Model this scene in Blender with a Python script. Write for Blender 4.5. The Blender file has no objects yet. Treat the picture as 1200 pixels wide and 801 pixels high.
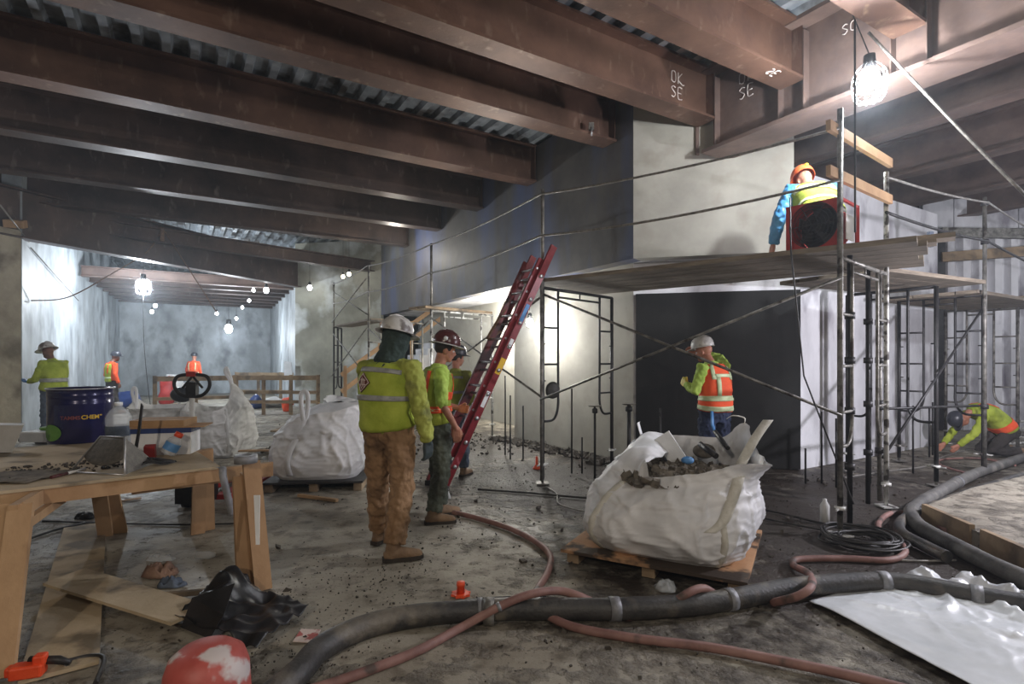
import bpy, math, random
from mathutils import Vector, Matrix, noise as mnoise
random.seed(7)
PI = math.pi
SC = bpy.context.scene
COL = SC.collection

# ---------------------------------------------------------------- camera, world, lights, exposure
F = 635.0; HZ = 422.0; EYE = 1.5
cam_d = bpy.data.cameras.new('camera'); cam = bpy.data.objects.new('camera', cam_d); COL.objects.link(cam)
cam.location = (0, 0, EYE); cam.rotation_euler = (PI/2, 0, 0)
cam_d.sensor_width = 36; cam_d.lens = F/1200*36; cam_d.shift_y = (HZ-400.5)/1200
cam_d.clip_start = 0.05; cam_d.clip_end = 200
SC.camera = cam
SC.view_settings.view_transform = 'Standard'; SC.view_settings.look = 'None'
SC.view_settings.gamma = 1; SC.view_settings.use_curve_mapping = False
SC.view_settings.exposure = 0.42
wd = bpy.data.worlds.new('world'); SC.world = wd; wd.use_nodes = True
wd.node_tree.nodes['Background'].inputs[0].default_value = (0.55, 0.6, 0.75, 1)
wd.node_tree.nodes['Background'].inputs[1].default_value = 0.02
wv = wd.node_tree.nodes.new('ShaderNodeVolumeScatter')   # thin haze added for the glow round the lamps
wv.inputs['Density'].default_value = .0040; wv.inputs['Color'].default_value = (.82, .9, 1, 1); wv.inputs['Anisotropy'].default_value = .7
wd.node_tree.links.new(wv.outputs[0], wd.node_tree.nodes['World Output'].inputs['Volume'])

def at(px, py, Y): return Vector(((px-600)/F*Y, Y, EYE-(py-HZ)/F*Y))
def fl(px, py, z=0.0):
    Y = (EYE-z)*F/(py-HZ); return at(px, py, Y)
def W(u, v, z=0.0): return Vector((.8535*u-.5211*v, .5211*u+.8535*v, z))

def point(name, loc, power, col=(1, 1, 1), r=.05):
    l = bpy.data.lights.new(name, 'POINT'); l.energy = power; l.color = col; l.shadow_soft_size = r
    o = bpy.data.objects.new(name, l); COL.objects.link(o); o.location = loc; return o
L_MAIN = at(1019, 92, 5.0)
L_TUN = at(168, 333, 14.6)
L_LAD = W(5.12, 7.8, 2.15)
point('lamp_light_main', L_MAIN-Vector((0, 0, .19)), 205, (.93, .96, 1), .05)
point('lamp_light_tunnel', L_TUN-Vector((0, 0, .2)), 420, (.84, .92, 1), .05)
point('lamp_light_behind_left', (-1.5, -2.0, 3.05), 185, (1, .86, .70), .06)
point('lamp_light_behind_right', (3.6, -1.5, 3.05), 165, (1, .92, .82), .06)
point('lamp_light_alcove', W(6.0, 10.6, 2.2), 170, (1, .97, .88), .08)
point('lamp_light_far', at(268, 394, 20.5), 220, (.85, .93, 1), .05)
point('lamp_light_ladder', L_LAD-Vector((0, .1, .1)), 75, (1, .98, .93), .05)
point('lamp_light_right', (5.9, 4.3, 2.0), 380, (.92, .90, 1), .06)
point('added_light_piles', (11.2, 7.6, 3.3), 150, (.9, .93, 1), .06)  # added out of view to brighten the sheet piles
point('lamp_light_left', (-6.6, 6.0, 3.0), 60, (.95, .95, 1), .06)
point('lamp_light_stair', W(4.6, 13.2, 4.2), 45, (1, .95, .85), .06)

# ---------------------------------------------------------------- materials
def S(r, g, b):
    f = lambda c: (c/255/12.92) if c/255 <= .04045 else ((c/255+.055)/1.055)**2.4
    return (f(r), f(g), f(b), 1)
def M(name, c, c2=None, sc=4, rough=.8, metal=0, bump=.15, bsc=None, thr=(.35, .65), st=(1, 1, 1), c3=None, sc3=2, thr3=(.55, .62), rough3=None,
      trans=0, emit=None, estr=0, alpha=1, bdist=.02, coat=0, st3=None, spec=None):
    m = bpy.data.materials.new(name); m.use_nodes = True
    nt = m.node_tree; N = nt.nodes; L = nt.links; b = N['Principled BSDF']
    b.inputs['Roughness'].default_value = rough; b.inputs['Metallic'].default_value = metal
    b.inputs['Base Color'].default_value = c
    if spec is not None: b.inputs['Specular IOR Level'].default_value = spec
    if trans: b.inputs['Transmission Weight'].default_value = trans
    if coat: b.inputs['Coat Weight'].default_value = coat
    if alpha < 1: b.inputs['Alpha'].default_value = alpha
    if emit: b.inputs['Emission Color'].default_value = emit; b.inputs['Emission Strength'].default_value = estr
    tc = N.new('ShaderNodeTexCoord'); mp = N.new('ShaderNodeMapping'); mp.inputs['Scale'].default_value = st
    L.new(tc.outputs['Object'], mp.inputs['Vector'])
    out = None
    if c2 is not None:
        n = N.new('ShaderNodeTexNoise'); n.inputs['Scale'].default_value = sc; n.inputs['Detail'].default_value = 8; n.inputs['Roughness'].default_value = .62
        L.new(mp.outputs[0], n.inputs['Vector'])
        r = N.new('ShaderNodeValToRGB'); r.color_ramp.elements[0].position = thr[0]; r.color_ramp.elements[1].position = thr[1]
        r.color_ramp.elements[0].color = c; r.color_ramp.elements[1].color = c2
        L.new(n.outputs['Fac'], r.inputs[0]); out = r.outputs[0]
    if c3 is not None:
        mp3 = N.new('ShaderNodeMapping'); mp3.inputs['Scale'].default_value = st3 or st; mp3.inputs['Location'].default_value = (3.1, 7.7, 1.3)
        L.new(tc.outputs['Object'], mp3.inputs['Vector'])
        n3 = N.new('ShaderNodeTexNoise'); n3.inputs['Scale'].default_value = sc3; n3.inputs['Detail'].default_value = 7
        L.new(mp3.outputs[0], n3.inputs['Vector'])
        r3 = N.new('ShaderNodeMapRange'); r3.inputs[1].default_value = thr3[0]; r3.inputs[2].default_value = thr3[1]
        L.new(n3.outputs['Fac'], r3.inputs[0])
        mx = N.new('ShaderNodeMix'); mx.data_type = 'RGBA'; L.new(r3.outputs[0], mx.inputs[0])
        if out: L.new(out, mx.inputs[6])
        else: mx.inputs[6].default_value = c
        mx.inputs[7].default_value = c3; out = mx.outputs[2]
        if rough3 is not None:
            rr = N.new('ShaderNodeMapRange'); rr.inputs[3].default_value = rough; rr.inputs[4].default_value = rough3
            L.new(r3.outputs[0], rr.inputs[0]); L.new(rr.outputs[0], b.inputs['Roughness'])
    if out: L.new(out, b.inputs['Base Color'])
    if bump:
        nb = N.new('ShaderNodeTexNoise'); nb.inputs['Scale'].default_value = bsc or sc*4; nb.inputs['Detail'].default_value = 6
        L.new(mp.outputs[0], nb.inputs['Vector'])
        bp = N.new('ShaderNodeBump'); bp.inputs['Strength'].default_value = bump; bp.inputs['Distance'].default_value = bdist
        L.new(nb.outputs['Fac'], bp.inputs['Height']); L.new(bp.outputs[0], b.inputs['Normal'])
    return m

MT = dict(
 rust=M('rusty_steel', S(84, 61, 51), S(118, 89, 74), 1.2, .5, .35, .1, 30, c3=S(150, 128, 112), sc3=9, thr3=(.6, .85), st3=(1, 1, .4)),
 rust_shaded=M('shaded_rusty_steel', S(54, 42, 38), S(86, 68, 60), 1.5, .5, .35, .1, 30, c3=S(125, 112, 104), sc3=9, thr3=(.6, .85), st3=(1, 1, .4)),  # rusty steel again, with the shade on far beams put into the colour
 deck=M('galvanized_deck', S(128, 136, 143), S(168, 175, 181), 3, .45, .25, .05, 20, c3=S(70, 66, 62), sc3=2.0, thr3=(.5, .65)),
 girder=M('girder_steel', S(88, 72, 66), S(124, 104, 95), 1.6, .55, .25, .12, 25, c3=S(100, 86, 82), sc3=6, thr3=(.5, .8)),
 conc=M('concrete_beige', S(146, 143, 134), S(170, 167, 157), 1.1, .85, 0, .12, 14, c3=S(144, 138, 127), sc3=3, thr3=(.56, .8)),
 conc_dark=M('dark_coated_concrete', S(70, 67, 65), S(92, 88, 84), 1.6, .6, 0, .08, 12, c3=S(74, 86, 122), sc3=.9, thr3=(.45, .7), st3=(1.5, 1.5, .35)),
 conc_pier=M('patched_concrete', S(118, 117, 106), S(158, 157, 144), .9, .9, 0, .3, 10, c3=S(200, 205, 205), sc3=.7, thr3=(.5, .62)),
 conc_tun=M('tunnel_coating', S(138, 144, 148), S(188, 196, 202), .8, .55, 0, .1, 9, st=(1.2, 1.2, .8), c3=S(112, 118, 124), sc3=1.4, thr3=(.5, .7)),
 conc_white=M('white_streaked_concrete', S(196, 196, 200), S(226, 226, 230), 1.2, .75, 0, .15, 12, st=(1.5, 1.5, .8), c3=S(138, 134, 142), sc3=1.5, thr3=(.54, .7)),
 conc_col=M('left_column_concrete', S(140, 132, 116), S(182, 174, 156), 1.2, .9, 0, .35, 12, c3=S(120, 112, 98), sc3=1.6, thr3=(.52, .64)),
 membrane=M('black_membrane', S(19, 19, 18), S(27, 26, 25), 5, .85, 0, .1, 60),
 black=M('black_paint', S(30, 30, 32), S(52, 50, 50), 9, .5, .2, .15, 40),
 steel=M('worn_scaffold_steel', S(92, 90, 86), S(150, 147, 140), 12, .5, .5, .2, 50, c3=S(60, 52, 46), sc3=7, thr3=(.55, .65)),
 steel_white=M('paint_splashed_steel', S(170, 170, 166), S(225, 225, 220), 10, .5, .2, .2, 50, c3=S(80, 76, 72), sc3=9, thr3=(.52, .6)),
 plank=M('scaffold_plank_wood', S(104, 94, 82), S(140, 128, 112), 3, .85, 0, .3, 30, st=(1, 1, 6)),
 wood=M('pine_lumber', S(156, 122, 88), S(186, 152, 114), 2.2, .7, 0, .12, 30, st=(1, 1, .6), c3=S(140, 108, 76), sc3=5, thr3=(.6, .72)),
 wood_old=M('dusty_lumber', S(128, 108, 84), S(164, 142, 114), 2.5, .85, 0, .2, 25, c3=S(96, 84, 70), sc3=3, thr3=(.5, .65)),
 ply=M('dusty_plywood', S(164, 146, 118), S(190, 172, 144), 1.8, .8, 0, .12, 40, c3=S(112, 100, 82), sc3=2.6, thr3=(.52, .62)),
 ply_dirty=M('muddy_plywood', S(186, 142, 104), S(206, 162, 122), 2.5, .75, 0, .2, 30, c3=S(62, 50, 40), sc3=3.2, thr3=(.5, .58)),
 bag=M('woven_white_plastic', S(212, 213, 216), S(232, 232, 234), 4, .5, 0, .12, 60, bdist=.004),
 bag_dusty=M('dusty_woven_plastic', S(186, 186, 184), S(216, 216, 216), 3, .5, 0, .15, 60, bdist=.004, c3=S(140, 134, 124), sc3=2, thr3=(.6, .75)),
 strap=M('cream_webbing', S(196, 193, 182), S(216, 213, 204), 20, .8, 0, .2, 120),
 hose_pink=M('pink_rubber_hose', S(118, 84, 78), S(150, 114, 106), 6, .6, 0, .1, 40, c3=S(80, 66, 60), sc3=6, thr3=(.55, .65)),
 hose_black=M('muddy_black_hose', S(44, 44, 46), S(72, 70, 68), 6, .5, 0, .25, 50, c3=S(112, 105, 94), sc3=4, thr3=(.5, .66)),
 hose_grey=M('muddy_grey_hose', S(74, 73, 72), S(112, 110, 106), 5, .6, 0, .25, 40, c3=S(150, 146, 138), sc3=4, thr3=(.6, .75)),
 tape=M('silver_tape', S(116, 117, 120), S(140, 141, 145), 20, .5, .15, .1, 80),
 red=M('ladder_red', S(112, 26, 33), S(138, 38, 46), 8, .4, 0, .05, 40, c3=S(214, 130, 140), sc3=3, thr3=(.62, .68)),
 red_dark=M('dark_ladder_red', S(92, 30, 32), S(130, 40, 42), 8, .5, 0, .05, 40, c3=S(60, 30, 30), sc3=3, thr3=(.5, .6)),  # darker mottled red for the left rails
 alu=M('aluminium', S(170, 170, 172), S(200, 200, 204), 12, .35, .8, .05),
 fan_red=M('fan_red', S(150, 34, 30), S(176, 48, 42), 6, .5, 0, .05),
 orange=M('orange_plastic', S(226, 74, 36), S(240, 92, 50), 8, .4),
 white=M('white_plastic', S(222, 224, 226), S(236, 237, 239), 6, .35),
 drum=M('drum_navy', S(20, 18, 66), S(28, 24, 82), 4, .22, .2, .03, coat=.4),
 green=M('green_sticker', S(84, 132, 50), S(104, 150, 66), 9, .6),
 yellow=M('yellow_ink', S(222, 180, 40), None, rough=.6, bump=0),
 dullred=M('dull_red_ink', S(120, 56, 60), None, rough=.6, bump=0),
 chalk=M('chalk', S(206, 196, 190), None, rough=.95, bump=0),
 skin=M('skin', S(168, 112, 90), S(190, 132, 108), 20, .55, 0, .05, 90),
 skin_dark=M('brown_skin', S(104, 70, 56), S(128, 88, 70), 20, .55, 0, .05, 90),
 hivis=M('hivis_yellow_green', S(146, 164, 44), S(182, 196, 74), 5, .8, 0, .15, 60, c3=S(110, 124, 40), sc3=3, thr3=(.58, .75)),
 hivis_shirt=M('lime_shirt', S(158, 190, 76), S(192, 218, 108), 5, .85, 0, .15, 60),
 hivis_dirty=M('dirty_olive_yellow_cloth', S(132, 142, 52), S(172, 178, 84), 4, .85, 0, .2, 50, c3=S(84, 84, 52), sc3=4, thr3=(.52, .66)),
 hivis_orange=M('hivis_orange', S(240, 78, 34), S(250, 100, 50), 6, .75, 0, .1, 60),
 reflect=M('grey_reflective_tape', S(142, 144, 142), S(170, 172, 170), 20, .45, .1, .05, 80),
 lime_tape=M('silver_lime_tape', S(190, 205, 160), S(206, 220, 176), 20, .5, .1, .05, 80),
 tan=M('tan_canvas', S(128, 98, 68), S(158, 126, 94), 4, .9, 0, .25, 50, c3=S(98, 74, 52), sc3=3, thr3=(.54, .7)),
 green_trs=M('grey_green_trousers', S(70, 76, 66), S(98, 104, 92), 4, .9, 0, .25, 50, c3=S(50, 50, 44), sc3=3, thr3=(.5, .65)),
 denim=M('dark_denim', S(34, 42, 66), S(54, 64, 92), 6, .9, 0, .2, 70),
 denim_grey=M('grey_blue_jeans', S(70, 80, 96), S(96, 106, 120), 6, .9, 0, .2, 70),
 dark_cloth=M('dark_work_cloth', S(46, 42, 40), S(66, 60, 56), 5, .9, 0, .2, 70),
 scarf=M('dark_green_scarf', S(34, 48, 46), S(56, 72, 66), 5, .9, 0, .3, 40),
 boot=M('muddy_boot_leather', S(112, 88, 66), S(142, 116, 90), 6, .8, 0, .25, 50),
 sole=M('boot_sole', S(40, 34, 30), S(60, 52, 44), 8, .85),
 hat_grey=M('dirty_white_hard_hat', S(176, 174, 170), S(208, 206, 202), 6, .35, 0, .05, c3=S(104, 96, 92), sc3=7, thr3=(.56, .64)),
 hat_brown=M('maroon_hard_hat', S(66, 32, 34), S(90, 46, 46), 6, .25, 0, .05),
 hat_white=M('white_hard_hat', S(200, 200, 200), S(222, 222, 222), 6, .3),
 hat_dark=M('dark_hard_hat', S(44, 46, 54), S(64, 66, 74), 6, .35),
 hat_orange=M('orange_hard_hat', S(214, 84, 50), S(226, 110, 60), 6, .4),
 glove=M('dark_rubber_glove', S(40, 50, 52), S(62, 74, 76), 8, .55),
 glove_blue=M('blue_glove', S(60, 110, 170), S(90, 140, 196), 8, .5),
 glove_yel=M('yellow_glove', S(196, 180, 60), S(220, 204, 90), 8, .6),
 blue_coat=M('blue_rain_jacket', S(50, 120, 176), S(90, 160, 210), 6, .45, 0, .3, 20),
 hair=M('dark_hair', S(28, 22, 20), S(44, 36, 32), 30, .7),
 cable=M('black_cable', S(34, 34, 36), S(60, 58, 56), 10, .5, 0, .1, 50),
 rope=M('dirty_rope', S(96, 74, 58), S(132, 104, 80), 30, .9, 0, .3, 90),
 wire=M('grey_wire_rope', S(110, 108, 104), S(156, 152, 146), 20, .5, .3, .2, 90),
 plastic=M('black_sheet_plastic', S(24, 24, 26), S(44, 44, 48), 5, .38, 0, .2, 20),
 sheet=M('white_sheet_plastic', S(196, 200, 204), S(222, 225, 230), 3, .38, 0, .1, 14),
 card=M('cardboard', S(160, 124, 86), S(180, 144, 104), 5, .85),
 blue=M('dark_blue_plastic', S(28, 50, 104), S(40, 64, 122), 6, .4),
 lblue=M('light_blue_label', S(70, 130, 190), S(96, 150, 206), 6, .5),
 clear=M('clear_plastic', S(226, 232, 238), None, rough=.12, bump=0, alpha=.35),
 mesh_grey=M('grey_screen_mesh', S(82, 80, 76), S(110, 106, 100), 30, .6, .3, .2, 120),
 bucket_red=M('paint_spattered_red_bucket', S(170, 76, 70), S(190, 94, 86), 5, .5, 0, .1, 30, c3=S(206, 196, 194), sc3=4.5, thr3=(.57, .62)),
 mud=M('mud', S(48, 42, 36), S(74, 66, 56), 9, .7, 0, .5, 40),
 stone=M('grey_brown_rubble', S(74, 68, 61), S(128, 120, 108), 9, .85, 0, .4, 40),
 cloth_rag=M('brown_rag', S(120, 92, 78), S(150, 122, 104), 9, .9, 0, .4, 40),
 pinkcard=M('stained_white_card', S(206, 188, 180), S(224, 208, 202), 9, .8, 0, .1, c3=S(176, 100, 96), sc3=14, thr3=(.56, .6)),
 plate=M('dark_plate', S(56, 54, 52), S(80, 78, 74), 7, .6, .4, .3),
 bulb=M('lit_bulb', S(255, 255, 255), None, bump=0, emit=(.93, .96, 1, 1), estr=120),
 bulb_far=M('lit_bulb_far', S(255, 255, 255), None, bump=0, emit=(.95, .97, 1, 1), estr=25),
 bulb_warm=M('lit_bulb_warm', S(255, 255, 255), None, bump=0, emit=(1, .8, .55, 1), estr=12),
 emblem=M('maroon_emblem', S(92, 46, 36), S(108, 56, 44), 8, .7),
)
# floor: pale concrete, mud stains, one pool of lamplight painted paler
def floor_mat():
    m = bpy.data.materials.new('wet_muddy_slab'); m.use_nodes = True
    nt = m.node_tree; N = nt.nodes; L = nt.links; b = N['Principled BSDF']
    tc = N.new('ShaderNodeTexCoord')
    def nz(sc, det=8, ro=.6, loc=(0, 0, 0)):
        mp = N.new('ShaderNodeMapping'); mp.inputs['Location'].default_value = loc
        L.new(tc.outputs['Object'], mp.inputs['Vector'])
        n = N.new('ShaderNodeTexNoise'); n.inputs['Scale'].default_value = sc; n.inputs['Detail'].default_value = det; n.inputs['Roughness'].default_value = ro
        L.new(mp.outputs[0], n.inputs['Vector']); return n.outputs['Fac']
    def mth(op, a, bb, cl=False):
        n = N.new('ShaderNodeMath'); n.operation = op; n.use_clamp = cl
        for i, v in enumerate((a, bb)):
            if isinstance(v, (int, float)): n.inputs[i].default_value = v
            else: L.new(v, n.inputs[i])
        return n.outputs[0]
    def rng(v, a, c, lo=0, hi=1):
        n = N.new('ShaderNodeMapRange'); n.inputs[1].default_value = a; n.inputs[2].default_value = c; n.inputs[3].default_value = lo; n.inputs[4].default_value = hi
        L.new(v, n.inputs[0]); return n.outputs[0]
    def mix(f, a, c):
        n = N.new('ShaderNodeMix'); n.data_type = 'RGBA'; L.new(f, n.inputs[0])
        for i, v in ((6, a), (7, c)):
            if isinstance(v, tuple): n.inputs[i].default_value = v
            else: L.new(v, n.inputs[i])
        return n.outputs[2]
    def blob(x, y, r0, r1):
        n = N.new('ShaderNodeVectorMath'); n.operation = 'DISTANCE'; n.inputs[1].default_value = (x, y, 0); L.new(tc.outputs['Object'], n.inputs[0])
        return rng(n.outputs['Value'], r0, r1, 1, 0)
    base = mix(rng(nz(.9), .35, .65), S(134, 127, 114), S(174, 167, 152))
    base = mix(rng(nz(5, loc=(4, 2, 0)), .5, .7), base, S(94, 86, 74))
    area = mth('MAXIMUM', blob(3.4, 5.2, 1.2, 4.2), mth('MAXIMUM', blob(.9, 6.8, .8, 2.6), blob(-1.0, 9.5, .5, 3.5)))
    area = mth('MAXIMUM', area, blob(6.5, 4.5, 1.5, 4.5))
    area = mth('SUBTRACT', mth('ADD', mth('MULTIPLY', area, .7), .30), mth('MULTIPLY', blob(-1.5, 4.7, .7, 2.4), .3))  # last blob thins the mud, painting in the lamplit patch
    big = mth('ADD', mth('MULTIPLY', area, .38), mth('MULTIPLY', mth('ADD', nz(1.6, 10, .68, (1, 9, 0)), nz(6, 8, .6, (5, 1, 0))), .55))
    mud = rng(big, .66, .84)
    small = mth('MAXIMUM', rng(nz(14, 6, .7, (8, 3, 0)), .6, .68), rng(nz(38, 4, .7, (2, 3, 0)), .62, .68))
    col = mix(mud, base, S(56, 47, 38))
    col = mix(small, col, S(52, 45, 37))
    L.new(col, b.inputs['Base Color'])
    wet = rng(nz(.8, 4, .5, (2, 6, 0)), .4, .62)
    L.new(rng(mth('ADD', mth('MULTIPLY', wet, .5), mth('MULTIPLY', mud, .3)), 0, .8, .72, .38), b.inputs['Roughness'])
    bp = N.new('ShaderNodeBump'); bp.inputs['Strength'].default_value = .9; bp.inputs['Distance'].default_value = .04
    h = mth('ADD', mth('MULTIPLY', mud, .8), mth('MULTIPLY', nz(24, 6, .7), mth('ADD', mth('MULTIPLY', mud, .9), .15)))
    L.new(h, bp.inputs['Height']); L.new(bp.outputs[0], b.inputs['Normal'])
    return m
MT['floor'] = floor_mat()

# ---------------------------------------------------------------- mesh helpers
class MB:
    def __init__(s): s.v = []; s.f = []; s.sm = []
    def add(s, vs, fs, smooth=False):
        o = len(s.v); s.v += [Vector(v) for v in vs]; s.f += [tuple(i+o for i in f) for f in fs]; s.sm += [smooth]*len(fs); return s
    def box(s, c, size, R=None):
        x, y, z = [d/2 for d in size]; c = Vector(c)
        vs = [Vector((sx*x, sy*y, sz*z)) for sz in (-1, 1) for sy in (-1, 1) for sx in (-1, 1)]
        if R is not None: vs = [R @ v for v in vs]
        return s.add([c+v for v in vs], [(0, 2, 3, 1), (4, 5, 7, 6), (0, 1, 5, 4), (2, 6, 7, 3), (0, 4, 6, 2), (1, 3, 7, 5)])
    def bar(s, a, b, w, h, up=(0, 0, 1)):
        a = Vector(a); b = Vector(b); d = (b-a).normalized(); up = Vector(up)
        x = d.cross(up)
        if x.length < 1e-4: x = d.cross(Vector((0, 1, 0)))
        x.normalize(); z = x.cross(d).normalized()
        vs = [p+x*(w/2*sx)+z*(h/2*sz) for p in (a, b) for sz in (-1, 1) for sx in (-1, 1)]
        return s.add(vs, [(0, 1, 3, 2), (4, 6, 7, 5), (0, 4, 5, 1), (2, 3, 7, 6), (0, 2, 6, 4), (1, 5, 7, 3)])
    def tube(s, pts, r, n=10, cap=True, fl=1.0, up=None, closed=False):
        pts = [Vector(p) for p in pts]; m = len(pts)
        if not isinstance(r, (list, tuple)): r = [r]*m
        vs = []; u = Vector(up) if up else None
        for i, p in enumerate(pts):
            if closed: t = pts[(i+1) % m]-pts[i-1]
            else: t = pts[min(i+1, m-1)]-pts[max(i-1, 0)]
            if t.length < 1e-9: t = Vector((0, 0, 1))
            t.normalize()
            if u is None: u = t.orthogonal()
            x = u-t*u.dot(t)
            if x.length < 1e-5: x = t.orthogonal()
            x.normalize(); u = x; y = t.cross(x)
            for k in range(n):
                a = 2*PI*k/n; vs.append(p+x*math.cos(a)*r[i]+y*math.sin(a)*r[i]*fl)
        fs = []
        for i in range(m if closed else m-1):
            for k in range(n):
                fs.append((i*n+k, i*n+(k+1) % n, ((i+1) % m)*n+(k+1) % n, ((i+1) % m)*n+k))
        s.add(vs, fs, True)
        if cap and not closed:
            o = len(s.v)-m*n
            s.f.append(tuple(o+k for k in reversed(range(n)))); s.sm.append(False)
            s.f.append(tuple(o+(m-1)*n+k for k in range(n))); s.sm.append(False)
        return s
    def lathe(s, prof, c=(0, 0, 0), n=28, R=None, sx=1, sy=1):
        c = Vector(c); vs = []
        for r, z in prof:
            for k in range(n):
                a = 2*PI*k/n; v = Vector((r*math.cos(a)*sx, r*math.sin(a)*sy, z))
                if R is not None: v = R @ v
                vs.append(c+v)
        fs = [(i*n+k, i*n+(k+1) % n, (i+1)*n+(k+1) % n, (i+1)*n+k) for i in range(len(prof)-1) for k in range(n)]
        return s.add(vs, fs, True)
    def ell(s, c, rx, ry, rz, R=None, n=16, m=10):
        prof = [(math.sin(PI*i/m)+(1e-4 if i in (0, m) else 0), -math.cos(PI*i/m)) for i in range(m+1)]
        c = Vector(c); vs = []
        for r, z in prof:
            for k in range(n):
                a = 2*PI*k/n; v = Vector((r*math.cos(a)*rx, r*math.sin(a)*ry, z*rz))
                if R is not None: v = R @ v
                vs.append(c+v)
        fs = [(i*n+k, i*n+(k+1) % n, (i+1)*n+(k+1) % n, (i+1)*n+k) for i in range(m) for k in range(n)]
        return s.add(vs, fs, True)
    def prism(s, poly, ext):
        poly = [Vector(p) for p in poly]; ext = Vector(ext); n = len(poly)
        fs = [tuple(reversed(range(n))), tuple(range(n, 2*n))]+[(i, (i+1) % n, n+(i+1) % n, n+i) for i in range(n)]
        return s.add(poly+[p+ext for p in poly], fs)
    def grid(s, fn, nu, nv, smooth=True, closed=False):
        vs = [fn(i/nu, j/nv) for j in range(nv+1) for i in range(nu+1)]
        fs = [(j*(nu+1)+i, j*(nu+1)+i+1, (j+1)*(nu+1)+i+1, (j+1)*(nu+1)+i) for j in range(nv) for i in range(nu)]
        return s.add(vs, fs, smooth)
    def build(s, name, mat, parent=None, label=None, cat=None, group=None, kind=None, mods=()):
        me = bpy.data.meshes.new(name)
        off = Vector((0, 0, 0))
        if parent is None and kind != 'structure' and s.v:
            xs = [v.x for v in s.v]; ys = [v.y for v in s.v]; zs = [v.z for v in s.v]
            off = Vector(((min(xs)+max(xs))/2, (min(ys)+max(ys))/2, min(zs)))
        me.from_pydata([v-off for v in s.v], [], s.f)
        me.polygons.foreach_set('use_smooth', s.sm)
        me.materials.append(MT[mat] if isinstance(mat, str) else mat)
        me.update()
        o = bpy.data.objects.new(name, me); COL.objects.link(o)
        o.location = off
        if parent is None: o['base'] = tuple(off)
        if parent is not None:
            o.parent = parent
            T = Vector(parent.get('base', (0, 0, 0)))
            o.matrix_parent_inverse = Matrix.Translation(-T)
        tag(o, label, cat, group, kind)
        for t, kw in mods:
            md = o.modifiers.new(t.lower(), t)
            for k, v in kw.items(): setattr(md, k, v)
        return o
def tag(o, label=None, cat=None, group=None, kind=None):
    if label: o['label'] = label
    if cat: o['category'] = cat
    if group: o['group'] = group
    if kind: o['kind'] = kind
    return o
def root(name, loc, label, cat, group=None):
    o = bpy.data.objects.new(name, None); COL.objects.link(o); o.location = loc
    o['base'] = tuple(loc); o.empty_display_size = .1
    return tag(o, label, cat, group)
def sub(mb, name, mat, parent, **k):
    "a sub-part: child of a part that itself sits at the world origin of its thing"
    o = mb.build(name, mat, parent, **k)
    o.matrix_parent_inverse = Matrix.Identity(4)
    return o
def sm_path(pts, n=8, closed=False):
    pts = [Vector(p) for p in pts]; out = []; m = len(pts)
    rng = range(m) if closed else range(m-1)
    for i in rng:
        if closed: p0, p1, p2, p3 = pts[i-1], pts[i], pts[(i+1) % m], pts[(i+2) % m]
        else: p0, p1, p2, p3 = pts[max(i-1, 0)], pts[i], pts[i+1], pts[min(i+2, m-1)]
        for k in range(n):
            t = k/n
            out.append(.5*((2*p1)+(p2-p0)*t+(2*p0-5*p1+4*p2-p3)*t*t+(3*p1-p0-3*p2+p3)*t*t*t))
    if not closed: out.append(pts[-1])
    return out
def RZ(a): return Matrix.Rotation(a, 3, 'Z')
def RX(a): return Matrix.Rotation(a, 3, 'X')
def RY(a): return Matrix.Rotation(a, 3, 'Y')
def nz(v, s=1.0): return mnoise.noise(Vector(v)*s)
# ---------------------------------------------------------------- large structure
def slab(name, a, b, z0, z1, th, mat, side=1, label=None):
    "vertical wall between two plan points, thickness th away from the hall"
    a = Vector((a.x, a.y, 0)); b = Vector((b.x, b.y, 0)); n = (b-a).normalized().cross(Vector((0, 0, 1)))*side*th
    mb = MB(); z = Vector((0, 0, z0))
    mb.prism([a+z, b+z, b+n+z, a+n+z], (0, 0, z1-z0))
    return mb.build(name, mat, kind='structure', label=label)
mb = MB()
def ff(u, v):
    x = -16+34*u; y = -5+36*v
    return Vector((x, y, .012*nz((x, y, 3), 1.3)-.006))
mb.grid(ff, 200, 210); mb.build('floor', 'floor', kind='structure', label='muddy wet concrete slab floor')
slab('wall_left', W(-2.65, 14), W(-2.2, 28), 0, 5.3, .3, 'conc_tun', -1, 'blue-white coated tunnel wall on the left')
slab('wall_left.001', W(-5.6, 10.7), W(-2.66, 13.98), 0, 4.02, .5, 'conc_col', -1, 'rough grey concrete column face at far left')
slab('wall_far', W(-2.6, 28), W(4.0, 28), 0, 5.3, .3, 'conc_tun', -1, 'swirled blue-grey far tunnel wall')
slab('wall_tunnel_right', W(3.2, 18.9), W(3.62, 28), 0, 5.3, .3, 'conc_tun', 1, 'grey right wall of the tunnel')
slab('wall_pier', W(5.37, 16.7), W(3.17, 18.75), 0, 5.3, .18, 'conc_pier', 1, 'patched concrete pier at tunnel mouth')
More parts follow.
